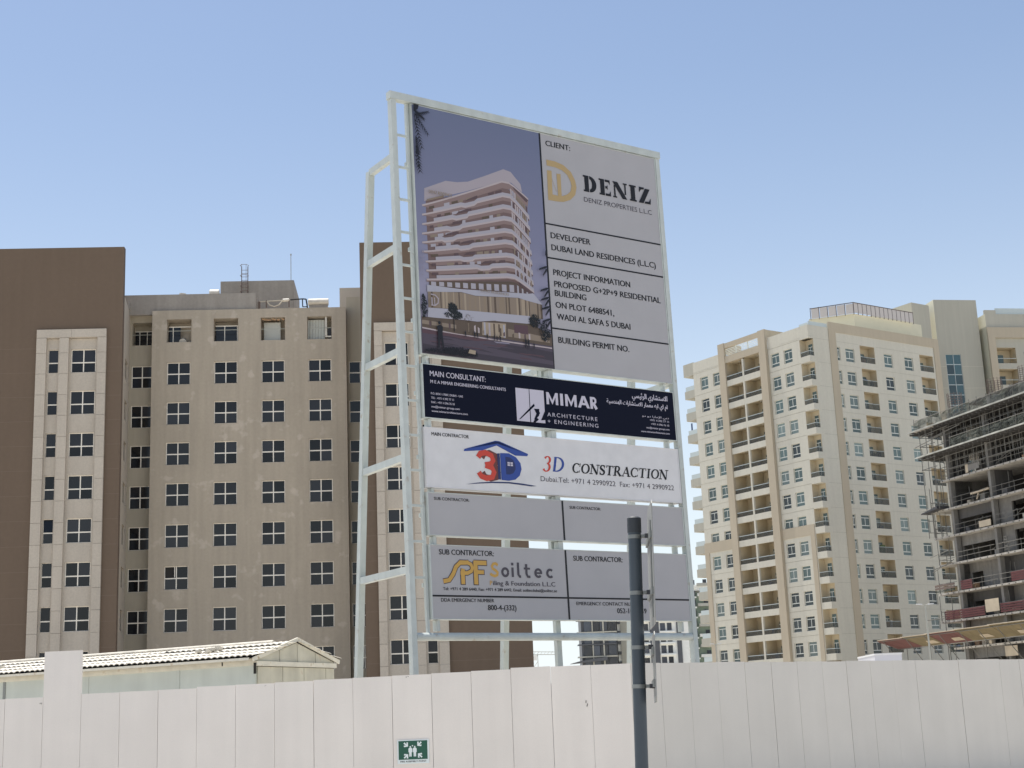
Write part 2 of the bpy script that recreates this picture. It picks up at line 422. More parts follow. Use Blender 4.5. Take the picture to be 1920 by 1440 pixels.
# ------------------------------------------------------------------ billboard
BO = (-3.2898, 41.0, 0)
bb = thing('project_billboard', 'tall white steel project signboard with five stacked boards standing behind the hoarding', 'billboard', BO, R(34))
def lmesh(mb): mb.v = [(lean(x, z), y, z) for x, y, z in mb.v]; return mb
def bpart(name, mb, m, parent=bb, label=None): return part(name, lmesh(mb), m, parent, label=label)
for u in (-0.02, 10.17):
    bpart('post', MB().box(u, u + 0.17, -0.02, 0.20, -0.5, 20.14), steelw)
bpart('post', MB().box(5.16, 5.33, 0.36, 0.52, -0.5, 20.05), steelw)
bpart('top_beam', MB().box(-0.06, 10.38, -0.04, 0.20, 20.145, 20.38), steelw)
mb = MB(); mb.tube((0.16, 0.09, 4.13), (10.16, 0.09, 4.13), 0.115, 14); bpart('bottom_beam', mb, steelw)
for u in (0.02, 5.16, 10.2):
    uu = u + 0.065
    bpart('rear_leg', MB().bar((uu, 3.85, -0.5), (uu, 1.62, 18.35), 0.2, 0.2), steelw)
    for z, v in ((18.35, 1.62), (15.5, 1.95), (12.35, 2.33), (9.2, 2.7), (6.0, 3.08)):
        bpart('strut', MB().bar((uu, 0.2 if u != 5.16 else 0.52, z), (uu, v - 0.06, z - 0.03), 0.16, 0.2), steelw)
for u in (0.02, 5.16, 10.2):
    for z, v in ((18.35, 1.62), (15.5, 1.95), (12.35, 2.33), (9.2, 2.7), (6.0, 3.08)):
        bpart('gusset_plate', MB().box(u - .03, u + .16, (.2 if u != 5.16 else .52), (.2 if u != 5.16 else .52) + .02, z - .2, z + .2), steelw)
# ladder rungs between the left post and the boards, and on the right
for k in range(14):
    z = 19.07 - k * 1.022
    bpart('rung', MB().bar((0.15, 0.13, z), (0.56, 0.13, z), 0.05, 0.07), steelw)
bpart('chord', MB().box(0.56, 0.64, 0.10, 0.2, 4.24, 20.14), steelw)
for z in (18.3, 15.6, 13.4, 11.2, 9.3, 7.6, 5.6):
    bpart('cross_rail', MB().box(0.64, 10.16, 0.37, 0.47, z - 0.06, z + 0.06), steelw)
BOARDS = [(12.31, 20.10, vinyl), (10.41, 11.99, navy), (8.38, 10.10, banner), (7.0, 8.2, vinyl), (4.63, 6.70, vinyl)]
blabels = ['large top board with the building picture and client details', 'navy consultant board', 'white banner contractor board', 'narrow grey board with two blank sub contractor fields', 'grey lowest board with piling logo and emergency numbers']
boards = []
for (z0, z1, m), lb in zip(BOARDS, blabels):
    b = bpart('board', MB().box(0.70, 10.12, 0.0, 0.03, z0, z1), m, label=lb)
    boards.append(b)
    fr = MB(); e = 0.022
    fr.box(0.665, 0.70, -0.012, 0.40, z0 - e, z1 + e); fr.box(10.12, 10.155, -0.012, 0.40, z0 - e, z1 + e)
    fr.box(0.70, 10.12, -0.012, 0.31, z0 - e, z0); fr.box(0.70, 10.12, -0.012, 0.31, z1, z1 + e)
    fr.box(0.70, 10.12, 0.27, 0.30, z0, z1)
    bpart('board_frame', fr, banner if m is banner else steelw, b)
# brackets in the gaps
for (za, zb) in ((11.99, 12.31), (10.10, 10.41), (8.2, 8.38), (6.70, 7.0), (4.25, 4.63)):
    for u, w in ((0.85, 0.10), (9.82, 0.05), (5.22, 0.17))[:3 if za > 4.5 else 2]:
        bpart('bracket', MB().box(u, u + w, 0.06, 0.3, za + 0.036, zb - 0.036 if zb - za > 0.1 else zb), steelw)
# dividing lines
def hline(z, u0, u1, par, t=0.05): bpart('dividing_line', MB().box(u0, u1, -0.006, 0.0, z - t / 2, z + t / 2), inkk, par)
def vline(u, z0, z1, par, t=0.06): bpart('dividing_line', MB().box(u - t / 2, u + t / 2, -0.009, 0.0, z0, z1), inkk, par)
b1, b2, b3, b4, b5 = boards
vline(5.41, 12.31, 20.10, b1); vline(5.41, 7.0, 8.2, b4); vline(5.41, 4.63, 6.70, b5)
for z in (17.06, 15.93, 13.63): hline(z, 5.44, 10.12, b1)
hline(5.27, 0.70, 5.38, b5); hline(5.27, 5.44, 10.12, b5)
T = lambda *a, **k: place_text('lettering', *a, **k)
T('CLIENT:', 5.63, 6.60, 19.72, 0.18, inkk, b1)
T('DENIZ PROPERTIES L.L.C', 7.03, 9.84, 18.06, 0.16, inkgrey, b1, bold=0.0)
T('DEVELOPER', 5.61, 7.17, 16.60, 0.19, inkk, b1)
T('DUBAI LAND RESIDENCES (L.L.C)', 5.61, 9.83, 16.20, 0.19, inkk, b1)
T('PROJECT INFORMATION', 5.62, 8.68, 15.38, 0.19, inkk, b1)
T('PROPOSED G+2P+9 RESIDENTIAL', 5.63, 9.92, 15.00, 0.19, inkk, b1)
T('BUILDING', 5.63, 6.85, 14.70, 0.19, inkk, b1)
T('ON PLOT 6488541,', 5.63, 7.93, 14.32, 0.19, inkk, b1)
T('WADI AL SAFA 5 DUBAI', 5.65, 8.56, 13.94, 0.19, inkk, b1)
T('BUILDING PERMIT NO.', 5.65, 8.44, 13.18, 0.19, inkk, b1)
T('MAIN CONSULTANT:', 0.93, 2.86, 11.65, 0.16, inklite, b2, bold=0.010)
T('M E A MIMAR ENGINEERING CONSULTANTS', 0.94, 3.57, 11.44, 0.095, inklite, b2, bold=0.005)
for s, u1, z in (('P.O. BOX 117007, DUBAI - UAE', 2.03, 11.10), ('TEL : +971 4 392 77 11', 1.71, 10.97), ('FAX : +971 4 396 76 10', 1.73, 10.84), ('me@mimar-group.com', 1.90, 10.71), ('www.mimararchitecture.com', 2.17, 10.58)):
    T(s, 0.94, u1, z, 0.062, inklite, b2, bold=0.02)
T('ARCHITECTURE', 5.05, 6.96, 10.79, 0.12, inklite, b2, bold=0.0, spacing=1.3)
T('+ ENGINEERING', 5.05, 6.98, 10.58, 0.12, inklite, b2, bold=0.0, spacing=1.3)
# Arabic lines in presentation forms, already in visual order
def ar(codes): return ''.join(chr(int(c, 16)) if len(c) > 1 else ' ' for c in codes.split(','))
ar1 = ar('FEF2,FEB4,FEF4,FE8B,FEAE,FEDF,FE8D,_,FEF1,FEAD,FE8E,FEB8,FE98,FEB3,FEFB,FE8D'.replace('_', ' '))
ar2 = ar('FE94,FEF4,FEB3,FEAA,FEE8,FEEC,FEDF,FE8D, ,FE95,FE8D,FEAD,FE8E,FEB8,FE98,FEB3,FEFC,FEDF, ,FEAD,FE8E,FEE4,FECC,FEE3, ,FEEA,FEF3,FE8D, ,FEF1,FE8D, ,FEE1,FE8D')
T(ar1, 8.42, 9.87, 11.68, 0.16, inklite, b2, bold=0.03)
T(ar2, 7.38, 9.85, 11.42, 0.13, inklite, b2, bold=0.03)
T(ar('FEED,FEA9,0020,FEED,FEA9,0020,FE8D,FEAD,FE8E,FEE3,FEF9,FE8D,0020,FEF2,FE91,FEA9'), 8.77, 9.87, 11.09, 0.06, inklite, b2)
for s, ua, z in (('+971 4 392 77 11', 9.07, 10.97), ('+971 4 396 76 10', 9.12, 10.845), ('me@mimar-group.com', 8.92, 10.715), ('www.mimararchitecture.com', 8.68, 10.58)):
    T(s, ua, 9.86, z, 0.06, inklite, b2, bold=0.02)
T('MAIN CONTRACTOR', 0.90, 2.17, 9.88, 0.10, inkk, b3)
T('Dubai.Tel: +971 4 2990922  Fax: +971 4 2990922', 4.66, 9.86, 8.76, 0.155, inkgrey, b3, bold=0.0)
T('SUB CONTRACTOR:', 0.89, 2.08, 8.0, 0.085, inkk, b4, bold=0.03)
T('SUB CONTRACTOR:', 5.67, 6.85, 7.97, 0.085, inkk, b4, bold=0.03)
T('SUB CONTRACTOR:', 0.98, 2.83, 6.44, 0.15, inkk, b5)
T('SUB CONTRACTOR:', 5.69, 7.56, 6.39, 0.15, inkk, b5)
T('P', 2.65, 2.73, 5.60, 0.13, inkamber, b5, bold=0.02)
T('iling & Foundation L.L.C', 2.76, 4.96, 5.60, 0.13, inkgrey, b5, bold=0.02)
T('Tel: +971 4 289 6440, Fax: +971 4 289 6442, Email: soiltecdubai@soiltec.ae', 1.06, 5.01, 5.43, 0.085, inkk, b5, bold=0.02)
T('DDA EMERGENCY NUMBER', 0.98, 2.76, 5.105, 0.10, inkk, b5)
T('800-4-(332)', 2.54, 3.52, 4.88, 0.15, inkk, b5)
T('EMERGENCY CONTACT NUMBER', 5.70, 8.16, 5.06, 0.10, inkk, b5)
T('052-1068459', 7.22, 8.36, 4.83, 0.15, inkk, b5)

# strokes: hand-drawn glyphs and logos
class Ink:
    def __init__(s): s.mb = MB(); s.y = -0.008
    def poly(s, pts, dy=0.0):
        s.mb.face([(x, s.y - dy, z) for x, z in pts]); s.y -= 0.0004; return s
    def stroke(s, pts, w, dy=0.0, closed=False):
        n = len(pts); ws = w if isinstance(w, (list, tuple)) else [w] * n
        L_, R_ = [], []
        for i in range(n):
            a = pts[max(0, i - 1)] if not closed else pts[(i - 1) % n]; b = pts[min(n - 1, i + 1)] if not closed else pts[(i + 1) % n]
            dx, dz = b[0] - a[0], b[1] - a[1]; l = math.hypot(dx, dz) or 1; nx, nz = -dz / l, dx / l
            L_.append((pts[i][0] + nx * ws[i] / 2, pts[i][1] + nz * ws[i] / 2)); R_.append((pts[i][0] - nx * ws[i] / 2, pts[i][1] - nz * ws[i] / 2))
        for i in range(n if closed else n - 1):
            j = (i + 1) % n
            s.mb.face([(L_[i][0], s.y - dy, L_[i][1]), (R_[i][0], s.y - dy, R_[i][1]), (R_[j][0], s.y - dy, R_[j][1]), (L_[j][0], s.y - dy, L_[j][1])])
        s.y -= 0.0004; return s
    def arc(s, cx, cz, rx, rz, a0, a1, wmin, wmax, n=20):
        pts, ws = [], []
        for k in range(n + 1):
            t = R(a0 + (a1 - a0) * k / n); pts.append((cx + math.cos(t) * rx, cz + math.sin(t) * rz)); ws.append(wmin + (wmax - wmin) * abs(math.cos(t)) ** 1.3)
        return s.stroke(pts, ws)
    def done(s, name, m, parent): return bpart(name, s.mb, m, parent)
def serif_glyph(ink, ch, x, z, w, h, slant=0.2, thick=0.068, thin=0.026):
    """one italic seriffed capital in a box w x h"""
    sub = Ink(); sub.y = ink.y
    t2 = thick / 2
    def se(cx, cz): sub.poly([(cx - thick * .95, cz - thin / 2), (cx + thick * .95, cz - thin / 2), (cx + thick * .95, cz + thin / 2), (cx - thick * .95, cz + thin / 2)])
    def st(ax, az, bx, bz, ww): sub.stroke([(ax, az), (bx, bz)], ww)
    if ch in 'CO':
        if ch == 'O': sub.arc(w / 2, h / 2, w / 2 - t2, h / 2 - thin / 2, 0, 360, thin, thick, 28)
        else:
            sub.arc(w / 2, h / 2, w / 2 - t2, h / 2 - thin / 2, 48, 312, thin, thick, 24); st(w * .88, h * .64, w * .9, h * .98, thin * 1.2); st(w * .86, h * .06, w * .9, h * .28, thin)
    elif ch == 'N':
        st(w * .12, 0, w * .12, h, thin); st(w * .88, 0, w * .88, h, thin); st(w * .1, h, w * .87, 0, thick); se(w * .12, thin / 2); se(w * .08, h - thin / 2); se(w * .88, h - thin / 2)
    elif ch == 'S':
        sub.arc(w / 2, h * .74, w * .3, h * .24, 30, 255, thin, thick, 14); sub.arc(w / 2, h * .27, w * .32, h * .25, -150, 80, thin, thick, 14)
        st(w * .3, h * .62, w * .72, h * .40, thick * 1.05); st(w * .8, h * .68, w * .82, h * .98, thin); st(w * .17, h * .02, w * .16, h * .32, thin)
    elif ch == 'T':
        st(w / 2, 0, w / 2, h, thick); st(w * .04, h - thin / 2, w * .96, h - thin / 2, thin); st(w * .05, h * .76, w * .05, h, thin); st(w * .95, h * .76, w * .95, h, thin); se(w / 2, thin / 2)
    elif ch == 'R':
        st(w * .22, 0, w * .22, h, thick); sub.arc(w * .42, h * .74, w * .26, h * .25, 90, -90, thin, thick, 12); st(w * .22, h * .99, w * .44, h * .99, thin); st(w * .22, h * .49, w * .44, h * .49, thin)
        st(w * .46, h * .5, w * .9, 0, thick); se(w * .2, thin / 2); se(w * .18, h - thin / 2); se(w * .92, thin / 2)
    elif ch == 'A':
        st(w * .08, 0, w * .52, h, thin); st(w * .5, h, w * .88, 0, thick); st(w * .24, h * .34, w * .72, h * .34, thin); se(w * .08, thin / 2); se(w * .9, thin / 2)
    elif ch == 'I': st(w / 2, 0, w / 2, h, thick); se(w / 2, thin / 2); se(w / 2, h - thin / 2)
    elif ch == 'D':
        st(w * .22, 0, w * .22, h, thick); sub.arc(w * .34, h / 2, w * .56, h / 2 - thin / 2, 90, -90, thin, thick, 18); st(w * .1, h - thin / 2, w * .36, h - thin / 2, thin); st(w * .1, thin / 2, w * .36, thin / 2, thin)
    elif ch == '3':
        sub.arc(w * .45, h * .75, w * .33, h * .23, 155, -90, thin, thick, 14); sub.arc(w * .45, h * .27, w * .38, h * .26, 90, -155, thin, thick, 14)
    for f in sub.mb.f:
        ink.mb.face([(x + sub.mb.v[i][0] + sub.mb.v[i][2] * slant, sub.mb.v[i][1], z + sub.mb.v[i][2]) for i in f])
    ink.y = sub.y - 0.0002
k = Ink()
gx = [5.84, 6.21, 6.66, 7.02, 7.40, 7.70, 8.06, 8.44, 8.80, 9.10, 9.30]
word = 'CONSTRACTION'; ws = [.36, .38, .36, .28, .32, .36, .36, .36, .32, .20, .38, .36]
x = 5.84; tot = sum(ws); kx = (9.62 - 5.84) / tot
for ch, w in zip(word, ws):
    k = Ink(); serif_glyph(k, ch, x, 9.09, w * kx * .93, 0.31); x += w * kx; k.done('lettering', inkk, b3)
k = Ink(); serif_glyph(k, '3', 4.74, 9.07, 0.30, 0.47, thick=.08, thin=.03); k.done('lettering', inkred, b3)
k = Ink(); serif_glyph(k, 'D', 5.08, 9.08, 0.44, 0.46, thick=.085, thin=.03); k.done('lettering', inkblue, b3)
k = Ink(); c = .095
def M_(x, w, z=11.17, h=.38): k.poly([(x, z), (x + c, z), (x + c, z + h * .62), (x + w / 2, z), (x + w - c, z + h * .62), (x + w - c, z), (x + w, z), (x + w, z + h), (x + w - c, z + h), (x + w / 2, z + h * .36), (x + c, z + h), (x, z + h)])
M_(5.05, .44); k.poly([(5.57, 11.17), (5.68, 11.17), (5.68, 11.55), (5.57, 11.55)]); M_(5.76, .44)
k.poly([(6.24, 11.17), (6.35, 11.17), (6.39, 11.26), (6.55, 11.26), (6.59, 11.17), (6.70, 11.17), (6.53, 11.55), (6.41, 11.55)])
k.poly([(6.72, 11.17), (6.82, 11.17), (6.82, 11.55), (6.72, 11.55)]); k.stroke([(6.78, 11.515), (6.88, 11.515), (6.93, 11.47), (6.93, 11.40), (6.88, 11.345), (6.78, 11.345)], .075); k.stroke([(6.84, 11.35), (6.96, 11.17)], .10)
k.done('lettering', inklite, b2)
k = Ink(); k.y = -.0135; k.poly([(6.43, 11.33), (6.51, 11.33), (6.47, 11.45)]); k.done('lettering_counter', navy, b2)
k = Ink(); k.stroke([(2.95, 6.18), (2.88, 6.23), (2.80, 6.22), (2.745, 6.15), (2.77, 6.08), (2.87, 6.03), (2.935, 5.97), (2.92, 5.90), (2.83, 5.865), (2.72, 5.90), (2.68, 5.94)], .085); k.done('lettering', inkamber, b5)
k = Ink()
k.arc(3.20, 5.985, .10, .11, 0, 360, .075, .08, 20); k.stroke([(3.46, 5.85), (3.46, 6.13)], .08); k.stroke([(3.46, 6.19), (3.46, 6.27)], .08)
k.stroke([(3.66, 6.28), (3.66, 5.93), (3.70, 5.87), (3.75, 5.87)], .08); k.stroke([(3.95, 6.24), (3.95, 5.95), (3.99, 5.87), (4.08, 5.87)], .08); k.stroke([(3.86, 6.11), (4.08, 6.11)], .06)
k.arc(4.37, 5.985, .105, .11, 0, 320, .07, .08, 18); k.stroke([(4.27, 5.985), (4.51, 5.985)], .055); k.arc(4.80, 5.985, .105, .11, 45, 315, .07, .08, 16)
k.done('lettering', inkgrey, b5)
# stencil DENIZ
k = Ink(); z0, z1 = 18.42, 18.98; hh = z1 - z0
def st_rect(a, b, c, d): k.poly([(a, c), (b, c), (b, d), (a, d)])
def slab(a, b, c, d):  # stem with slab serifs on the left edge
    st_rect(a, b, c, d); st_rect(a - .05, a, c, c + .06); st_rect(a - .05, a, d - .06, d)
slab(7.10, 7.27, z0, z1)
pts = [(7.30, z1)]; pts += [(7.30 + math.sin(R(t)) * .28, z0 + hh / 2 + math.cos(R(t)) * hh / 2) for t in range(15, 180, 15)]; pts += [(7.30, z0), (7.30, z0 + .10)]
pts += [(7.30 + math.sin(R(t)) * .10, z0 + hh / 2 + math.cos(R(t)) * (hh / 2 - .1)) for t in range(165, 0, -15)] + [(7.30, z1 - .10)]
k.poly(pts)
slab(7.74, 7.91, z0, z1); k.poly([(7.94, z1), (8.14, z1), (8.14, z1 - .17), (8.08, z1 - .08), (7.94, z1 - .08)]); k.poly([(7.94, z0), (8.16, z0), (8.16, z0 + .19), (8.09, z0 + .08), (7.94, z0 + .08)])
k.poly([(7.94, z0 + .24), (8.00, z0 + .25), (8.04, z0 + .20), (8.04, z0 + .38), (8.00, z0 + .33), (7.94, z0 + .33)])
st_rect(8.30, 8.36, z0, z1 - .12); st_rect(8.25, 8.41, z0, z0 + .05)
k.poly([(8.25, z1), (8.46, z1), (8.83, z0), (8.64, z0)]); st_rect(8.74, 8.80, z0 + .16, z1); st_rect(8.69, 8.85, z1 - .05, z1)
st_rect(9.00, 9.18, z0, z1); st_rect(8.95, 9.23, z1 - .06, z1 - .0005); st_rect(8.95, 9.23, z0 + .0005, z0 + .06)
k.poly([(9.62, z1 - .03), (9.82, z1 - .03), (9.52, z0), (9.32, z0)]); k.poly([(9.37, z1), (9.59, z1), (9.56, z1 - .07), (9.44, z1 - .09), (9.36, z1 - .20)]); k.poly([(9.56, z0), (9.82, z0), (9.84, z0 + .22), (9.76, z0 + .09), (9.59, z0 + .07)])
k.done('lettering', inkk, b1)
# DU monogram
k = Ink()
k.stroke([(5.62, 19.14), (5.95, 19.14), (6.25, 19.08), (6.50, 18.92), (6.63, 18.68), (6.66, 18.5), (6.60, 18.27), (6.42, 18.10), (6.18, 18.00), (5.98, 17.98), (5.60, 17.98)], [.20] * 8 + [.19, .20, .22])
k.poly([(5.60, 17.95), (5.78, 17.95), (5.80, 18.89), (5.62, 18.88)]); k.poly([(6.00, 18.0), (6.14, 18.0), (6.15, 18.84), (5.99, 18.83)])
k.poly([(5.78, 18.62), (5.80, 18.60), (5.96, 18.20), (5.94, 18.22)])
k.done('client_logo', inkgold, b1)
# MIMAR logo
k = Ink(); k.poly([(3.92, 10.56), (4.96, 10.56), (4.96, 11.58), (3.92, 11.58)]); k.done('consultant_logo', inklite, b2)
k = Ink(); k.y = -0.012
k.poly([(4.40, 10.56), (4.43, 10.56), (4.43, 11.58), (4.41, 11.58)]); k.poly([(3.98, 10.60), (4.57, 11.14), (4.60, 11.07), (4.05, 10.62)])
k.poly([(4.56, 10.98), (4.76, 10.99), (4.74, 10.78), (4.52, 10.58), (4.66, 10.80)]); k.poly([(4.72, 10.98), (4.78, 10.86), (4.60, 10.62), (4.55, 10.66)]); k.poly([(4.80, 10.64), (4.96, 10.94), (4.96, 10.66)]); k.poly([(4.50, 10.56), (4.60, 10.56), (4.72, 10.66), (4.66, 10.70)])
k.done('consultant_logo_mark', navy, b2)
# 3D house logo
k = Ink(); k.poly([(2.00, 9.56), (3.09, 9.88), (3.23, 9.88), (4.25, 9.56), (4.22, 9.49), (3.78, 9.48), (3.13, 9.74), (2.62, 9.56), (1.97, 9.49)]); k.done('roof_logo', inkblue, b3)
k = Ink(); k.poly([(2.02, 9.555), (3.10, 9.865), (3.22, 9.865), (4.22, 9.555), (3.16, 9.80)]); k.done('roof_logo_edge', inkdblue, b3)
k = Ink(); k.y = -0.012
def three(cx, w, th): k.stroke([(cx - w, 9.34), (cx - w * .7, 9.46), (cx, 9.50), (cx + w * .8, 9.42), (cx + w, 9.28), (cx + w * .7, 9.17), (cx - w * .1, 9.125)], th); k.stroke([(cx - w * .1, 9.12), (cx + w * .8, 9.06), (cx + w * 1.05, 8.93), (cx + w * .8, 8.78), (cx, 8.73), (cx - w * .7, 8.78), (cx - w, 8.90)], th)
three(2.72, .26, .17); k.done('digit_logo', inkred, b3)
k = Ink(); k.y = -0.010; three(2.86, .27, .18); k.done('digit_logo_shade', inkdred, b3)
k = Ink(); k.y = -0.0125
D = [(3.24, 8.71), (3.24, 9.52), (3.55, 9.53), (3.80, 9.43), (3.95, 9.26), (3.98, 9.08), (3.90, 8.88), (3.74, 8.75), (3.5, 8.70)]
k.poly(D); k.done('letter_logo', inkblue, b3)
k = Ink(); k.y = -0.0150; k.poly([(3.42, 8.89), (3.42, 9.42), (3.58, 9.41), (3.70, 9.33), (3.76, 9.2), (3.76, 9.06), (3.68, 8.94), (3.55, 8.89)]); k.poly([(3.13, 8.72), (3.22, 8.72), (3.22, 9.51), (3.13, 9.50)]); k.done('letter_logo_inside', inkdblue, b3)
k = Ink(); k.y = -0.018
for a in (3.48, 3.585):
    for b in (9.15, 9.215): k.poly([(a, b), (a + .085, b), (a + .085, b + .05), (a, b + .05)])
k.done('window_logo', inklite, b3)
k = Ink(); k.poly([(1.98, 8.51), (2.4, 8.585), (2.9, 8.64), (3.5, 8.665), (4.0, 8.645), (4.5, 8.60), (4.3, 8.575), (3.9, 8.60), (3.5, 8.62), (2.9, 8.60), (2.4, 8.555)]); k.done('swoosh_logo', inkdblue, b3)
# SPF logo
def spf(k, g):
    k.stroke([(1.08, 5.68), (1.28, 5.72), (1.42, 5.90), (1.52, 6.10), (1.66, 6.22), (1.95, 6.235)], .12 + g)
    k.stroke([(1.74, 5.61 - g / 2), (1.74, 5.98), (1.76, 6.05)], .13 + g); k.stroke([(1.66, 5.93), (1.90, 5.93), (2.03, 5.99), (2.07, 6.08), (2.03, 6.18), (1.90, 6.235), (1.64, 6.235)], .11 + g)
    k.stroke([(2.18, 5.61 - g / 2), (2.18, 6.28)], .14 + g); k.stroke([(2.12, 6.235), (2.56 + g / 2, 6.235)], .13 + g); k.stroke([(2.2, 5.965), (2.46 + g / 2, 5.965)], .11 + g)
k = Ink(); spf(k, 0.045); k.done('piling_logo_outline', inkgrey, b5)
k = Ink(); k.y = -0.0125; spf(k, 0.0); k.done('piling_logo', inkamber, b5)

# printed picture of a curved apartment tower (a flat print on board one)
POS = {}
def pmat(nm, r, g, b):
    POS[nm] = mat('print_' + nm, A(r, g, b, 1.25), 0.4, spec=0.35); return POS[nm]
pal = dict(skytop=(101, 107, 130), light=(162, 151, 152), under=(124, 106, 103), body=(104, 86, 84), win=(84, 68, 70), glass=(150, 146, 154), tan=(124, 111, 98), tand=(84, 72, 62),
           white=(152, 151, 161), road=(74, 66, 76), roadd=(58, 52, 60), darkp=(28, 28, 34), warm=(146, 132, 115), redb=(80, 60, 66), leafp=(30, 33, 35), roof=(150, 142, 148), sign=(126, 112, 96), pale=(128, 124, 140))
names = list(pal); mats_p = [pmat(n, *pal[n]) for n in names]
skp = bpy.data.materials.new('print_dusk_sky'); skp.use_nodes = True
_n = skp.node_tree.nodes; _l = skp.node_tree.links
_t = _n.new('ShaderNodeTexCoord'); _s = _n.new('ShaderNodeSeparateXYZ'); _r = _n.new('ShaderNodeValToRGB'); _m = _n.new('ShaderNodeMapRange')
_m.inputs[1].default_value = 13.3; _m.inputs[2].default_value = 19.8
_l.new(_t.outputs['Object'], _s.inputs[0]); _l.new(_s.outputs[2], _m.inputs[0]); _l.new(_m.outputs[0], _r.inputs[0])
_r.color_ramp.elements[0].color = (*A(142, 138, 156, 1.25), 1); _r.color_ramp.elements[1].color = (*A(96, 102, 126, 1.25), 1)
_e = _r.color_ramp.elements.new(0.45); _e.color = (*A(112, 113, 136, 1.25), 1)
_l.new(_r.outputs[0], _n['Principled BSDF'].inputs['Base Color']); _n['Principled BSDF'].inputs['Roughness'].default_value = 0.4
bpart('printed_sky', MB().face([(0.70, -0.003, 12.31), (5.38, -0.003, 12.31), (5.38, -0.003, 20.10), (0.70, -0.003, 20.10)]), skp, b1)
pic = MB(); PY = [-0.005]
def pp(col, pts, step=0.0002):
    pic.mi = names.index(col); pic.face([(x, PY[0], z) for x, z in pts]); PY[0] -= step
# body silhouette
pp('body', [(1.05, 13.3), (1.05, 17.1), (2.5, 17.5), (3.9, 18.1), (4.7, 17.5), (4.72, 14.6), (4.9, 14.4), (4.9, 13.3)])
pp('roof', [(1.02, 17.46), (1.78, 17.83), (2.2, 17.86), (2.59, 17.95), (3.16, 18.22), (3.93, 18.60), (4.2, 18.56), (4.55, 18.22), (4.6, 17.95), (4.2, 18.2), (3.9, 18.2), (2.5, 17.62), (1.0, 17.05)])
levels = [(16.93, 18.20, 17.78, 0.92), (16.63, 17.72, 17.12, .90), (16.33, 17.33, 16.75, .89), (16.03, 16.95, 16.35, .87), (15.75, 16.55, 15.95, .86), (15.46, 16.18, 15.62, .85), (15.17, 15.75, 15.30, .95), (14.89, 15.42, 14.97, .95), (14.61, 15.08, 14.72, .95)]
bump = [None, (2.3, 2.45, 2.78, 2.90), (1.96, 2.1, 2.45, 2.55), (1.75, 1.9, 2.2, 2.32), (1.55, 1.65, 1.95, 2.1), (2.1, 2.2, 2.5, 2.65), (2.15, 2.3, 2.6, 2.7), (2.75, 2.9, 3.2, 3.3), None]
rnd = random.Random(3)
for i, (zl, zc, zr, xl) in enumerate(levels):
    def zt(x): # slab top line
        if x <= 3.85: return zl + (zc - zl) * ((x - xl) / (3.85 - xl)) ** 1.05
        if x <= 4.12: return zc
        t = (x - 4.12) / (4.82 - 4.12); return zc + (zr - zc) * t ** 1.15
    xs = [xl, 1.3, 1.7, 2.1, 2.5, 2.9, 3.3, 3.6, 3.85, 4.0, 4.12, 4.3, 4.5, 4.68, 4.82]
    if bump[i]: xs = sorted(xs + list(bump[i]))
    def zb(x):
        z = zt(x)
        if bump[i] and bump[i][0] < x < bump[i][3]: z -= 0.055
        return z
    nz = levels[i + 1][0] - zl if i + 1 < len(levels) else -0.3
    ins = [x for x in xs if x > 1.0]
    # windows band above slab
    top = [(x, zb(x)) for x in xs]
    if i > 0:
        for a in [1.15 + .27 * j for j in range(10)]:
            if rnd.random() < 0.7:
                w_ = rnd.uniform(.12, .25); c = rnd.choice(['win', 'win', 'tand', 'tan', 'glass'])
                pp(c, [(a, zt(a) + .10), (a + w_, zt(a + w_) + .10), (a + w_, zt(a + w_) + .19), (a, zt(a) + .19)], 0.0001)
        for j in range(9):
            a = 4.15 + j * .07; pp(rnd.choice(['glass', 'win', 'light', 'tan']), [(a, zt(a) + .04), (a + .05, zt(a + .05) + .04), (a + .05, zt(a + .05) + .30), (a, zt(a) + .30)], 0.0001)
        # balustrade glass
        pp('glass', [(x, zb(x) + .10) for x in xs if x > 1.0] + [(x, zb(x)) for x in reversed(xs) if x > 1.0])
    # underside
    und = [(x, zb(x) - .05) for x in xs]; low = [(x if x < 4.6 else 4.70, zt(x) - (.17 if x > 1.1 else .05)) for x in reversed(xs)]
    if i == 8: low = [(x, zb(x) - .09) for x in reversed(xs)]
    if i == 0: low = [(x if x < 4.6 else 4.76, zt(x) - (.24 if x > 1.1 else .05) - (.12 if x > 4.3 else 0)) for x in reversed(xs)]
    pp('under', und + low)
    pp('win', [(4.22, zt(4.22) - .05), (4.82, zt(4.82) - .05), (4.74, zt(4.74) - .20), (4.3, zt(4.3) - .13)])
    # slab edge
    pp('light', top + [(x, zb(x) - .055) for x in reversed(xs)])
    if bump[i]: b = bump[i]; pp('win', [(b[1], zt(b[1]) + .10), (b[2] + .1, zt(b[2]) + .13), (b[3], zt(b[3]) + .20), (b[1] + .1, zt(b[1]) + .19)])
pp('tan', [(1.08, 17.06), (1.68, 17.28), (1.68, 17.34), (1.08, 17.12)])
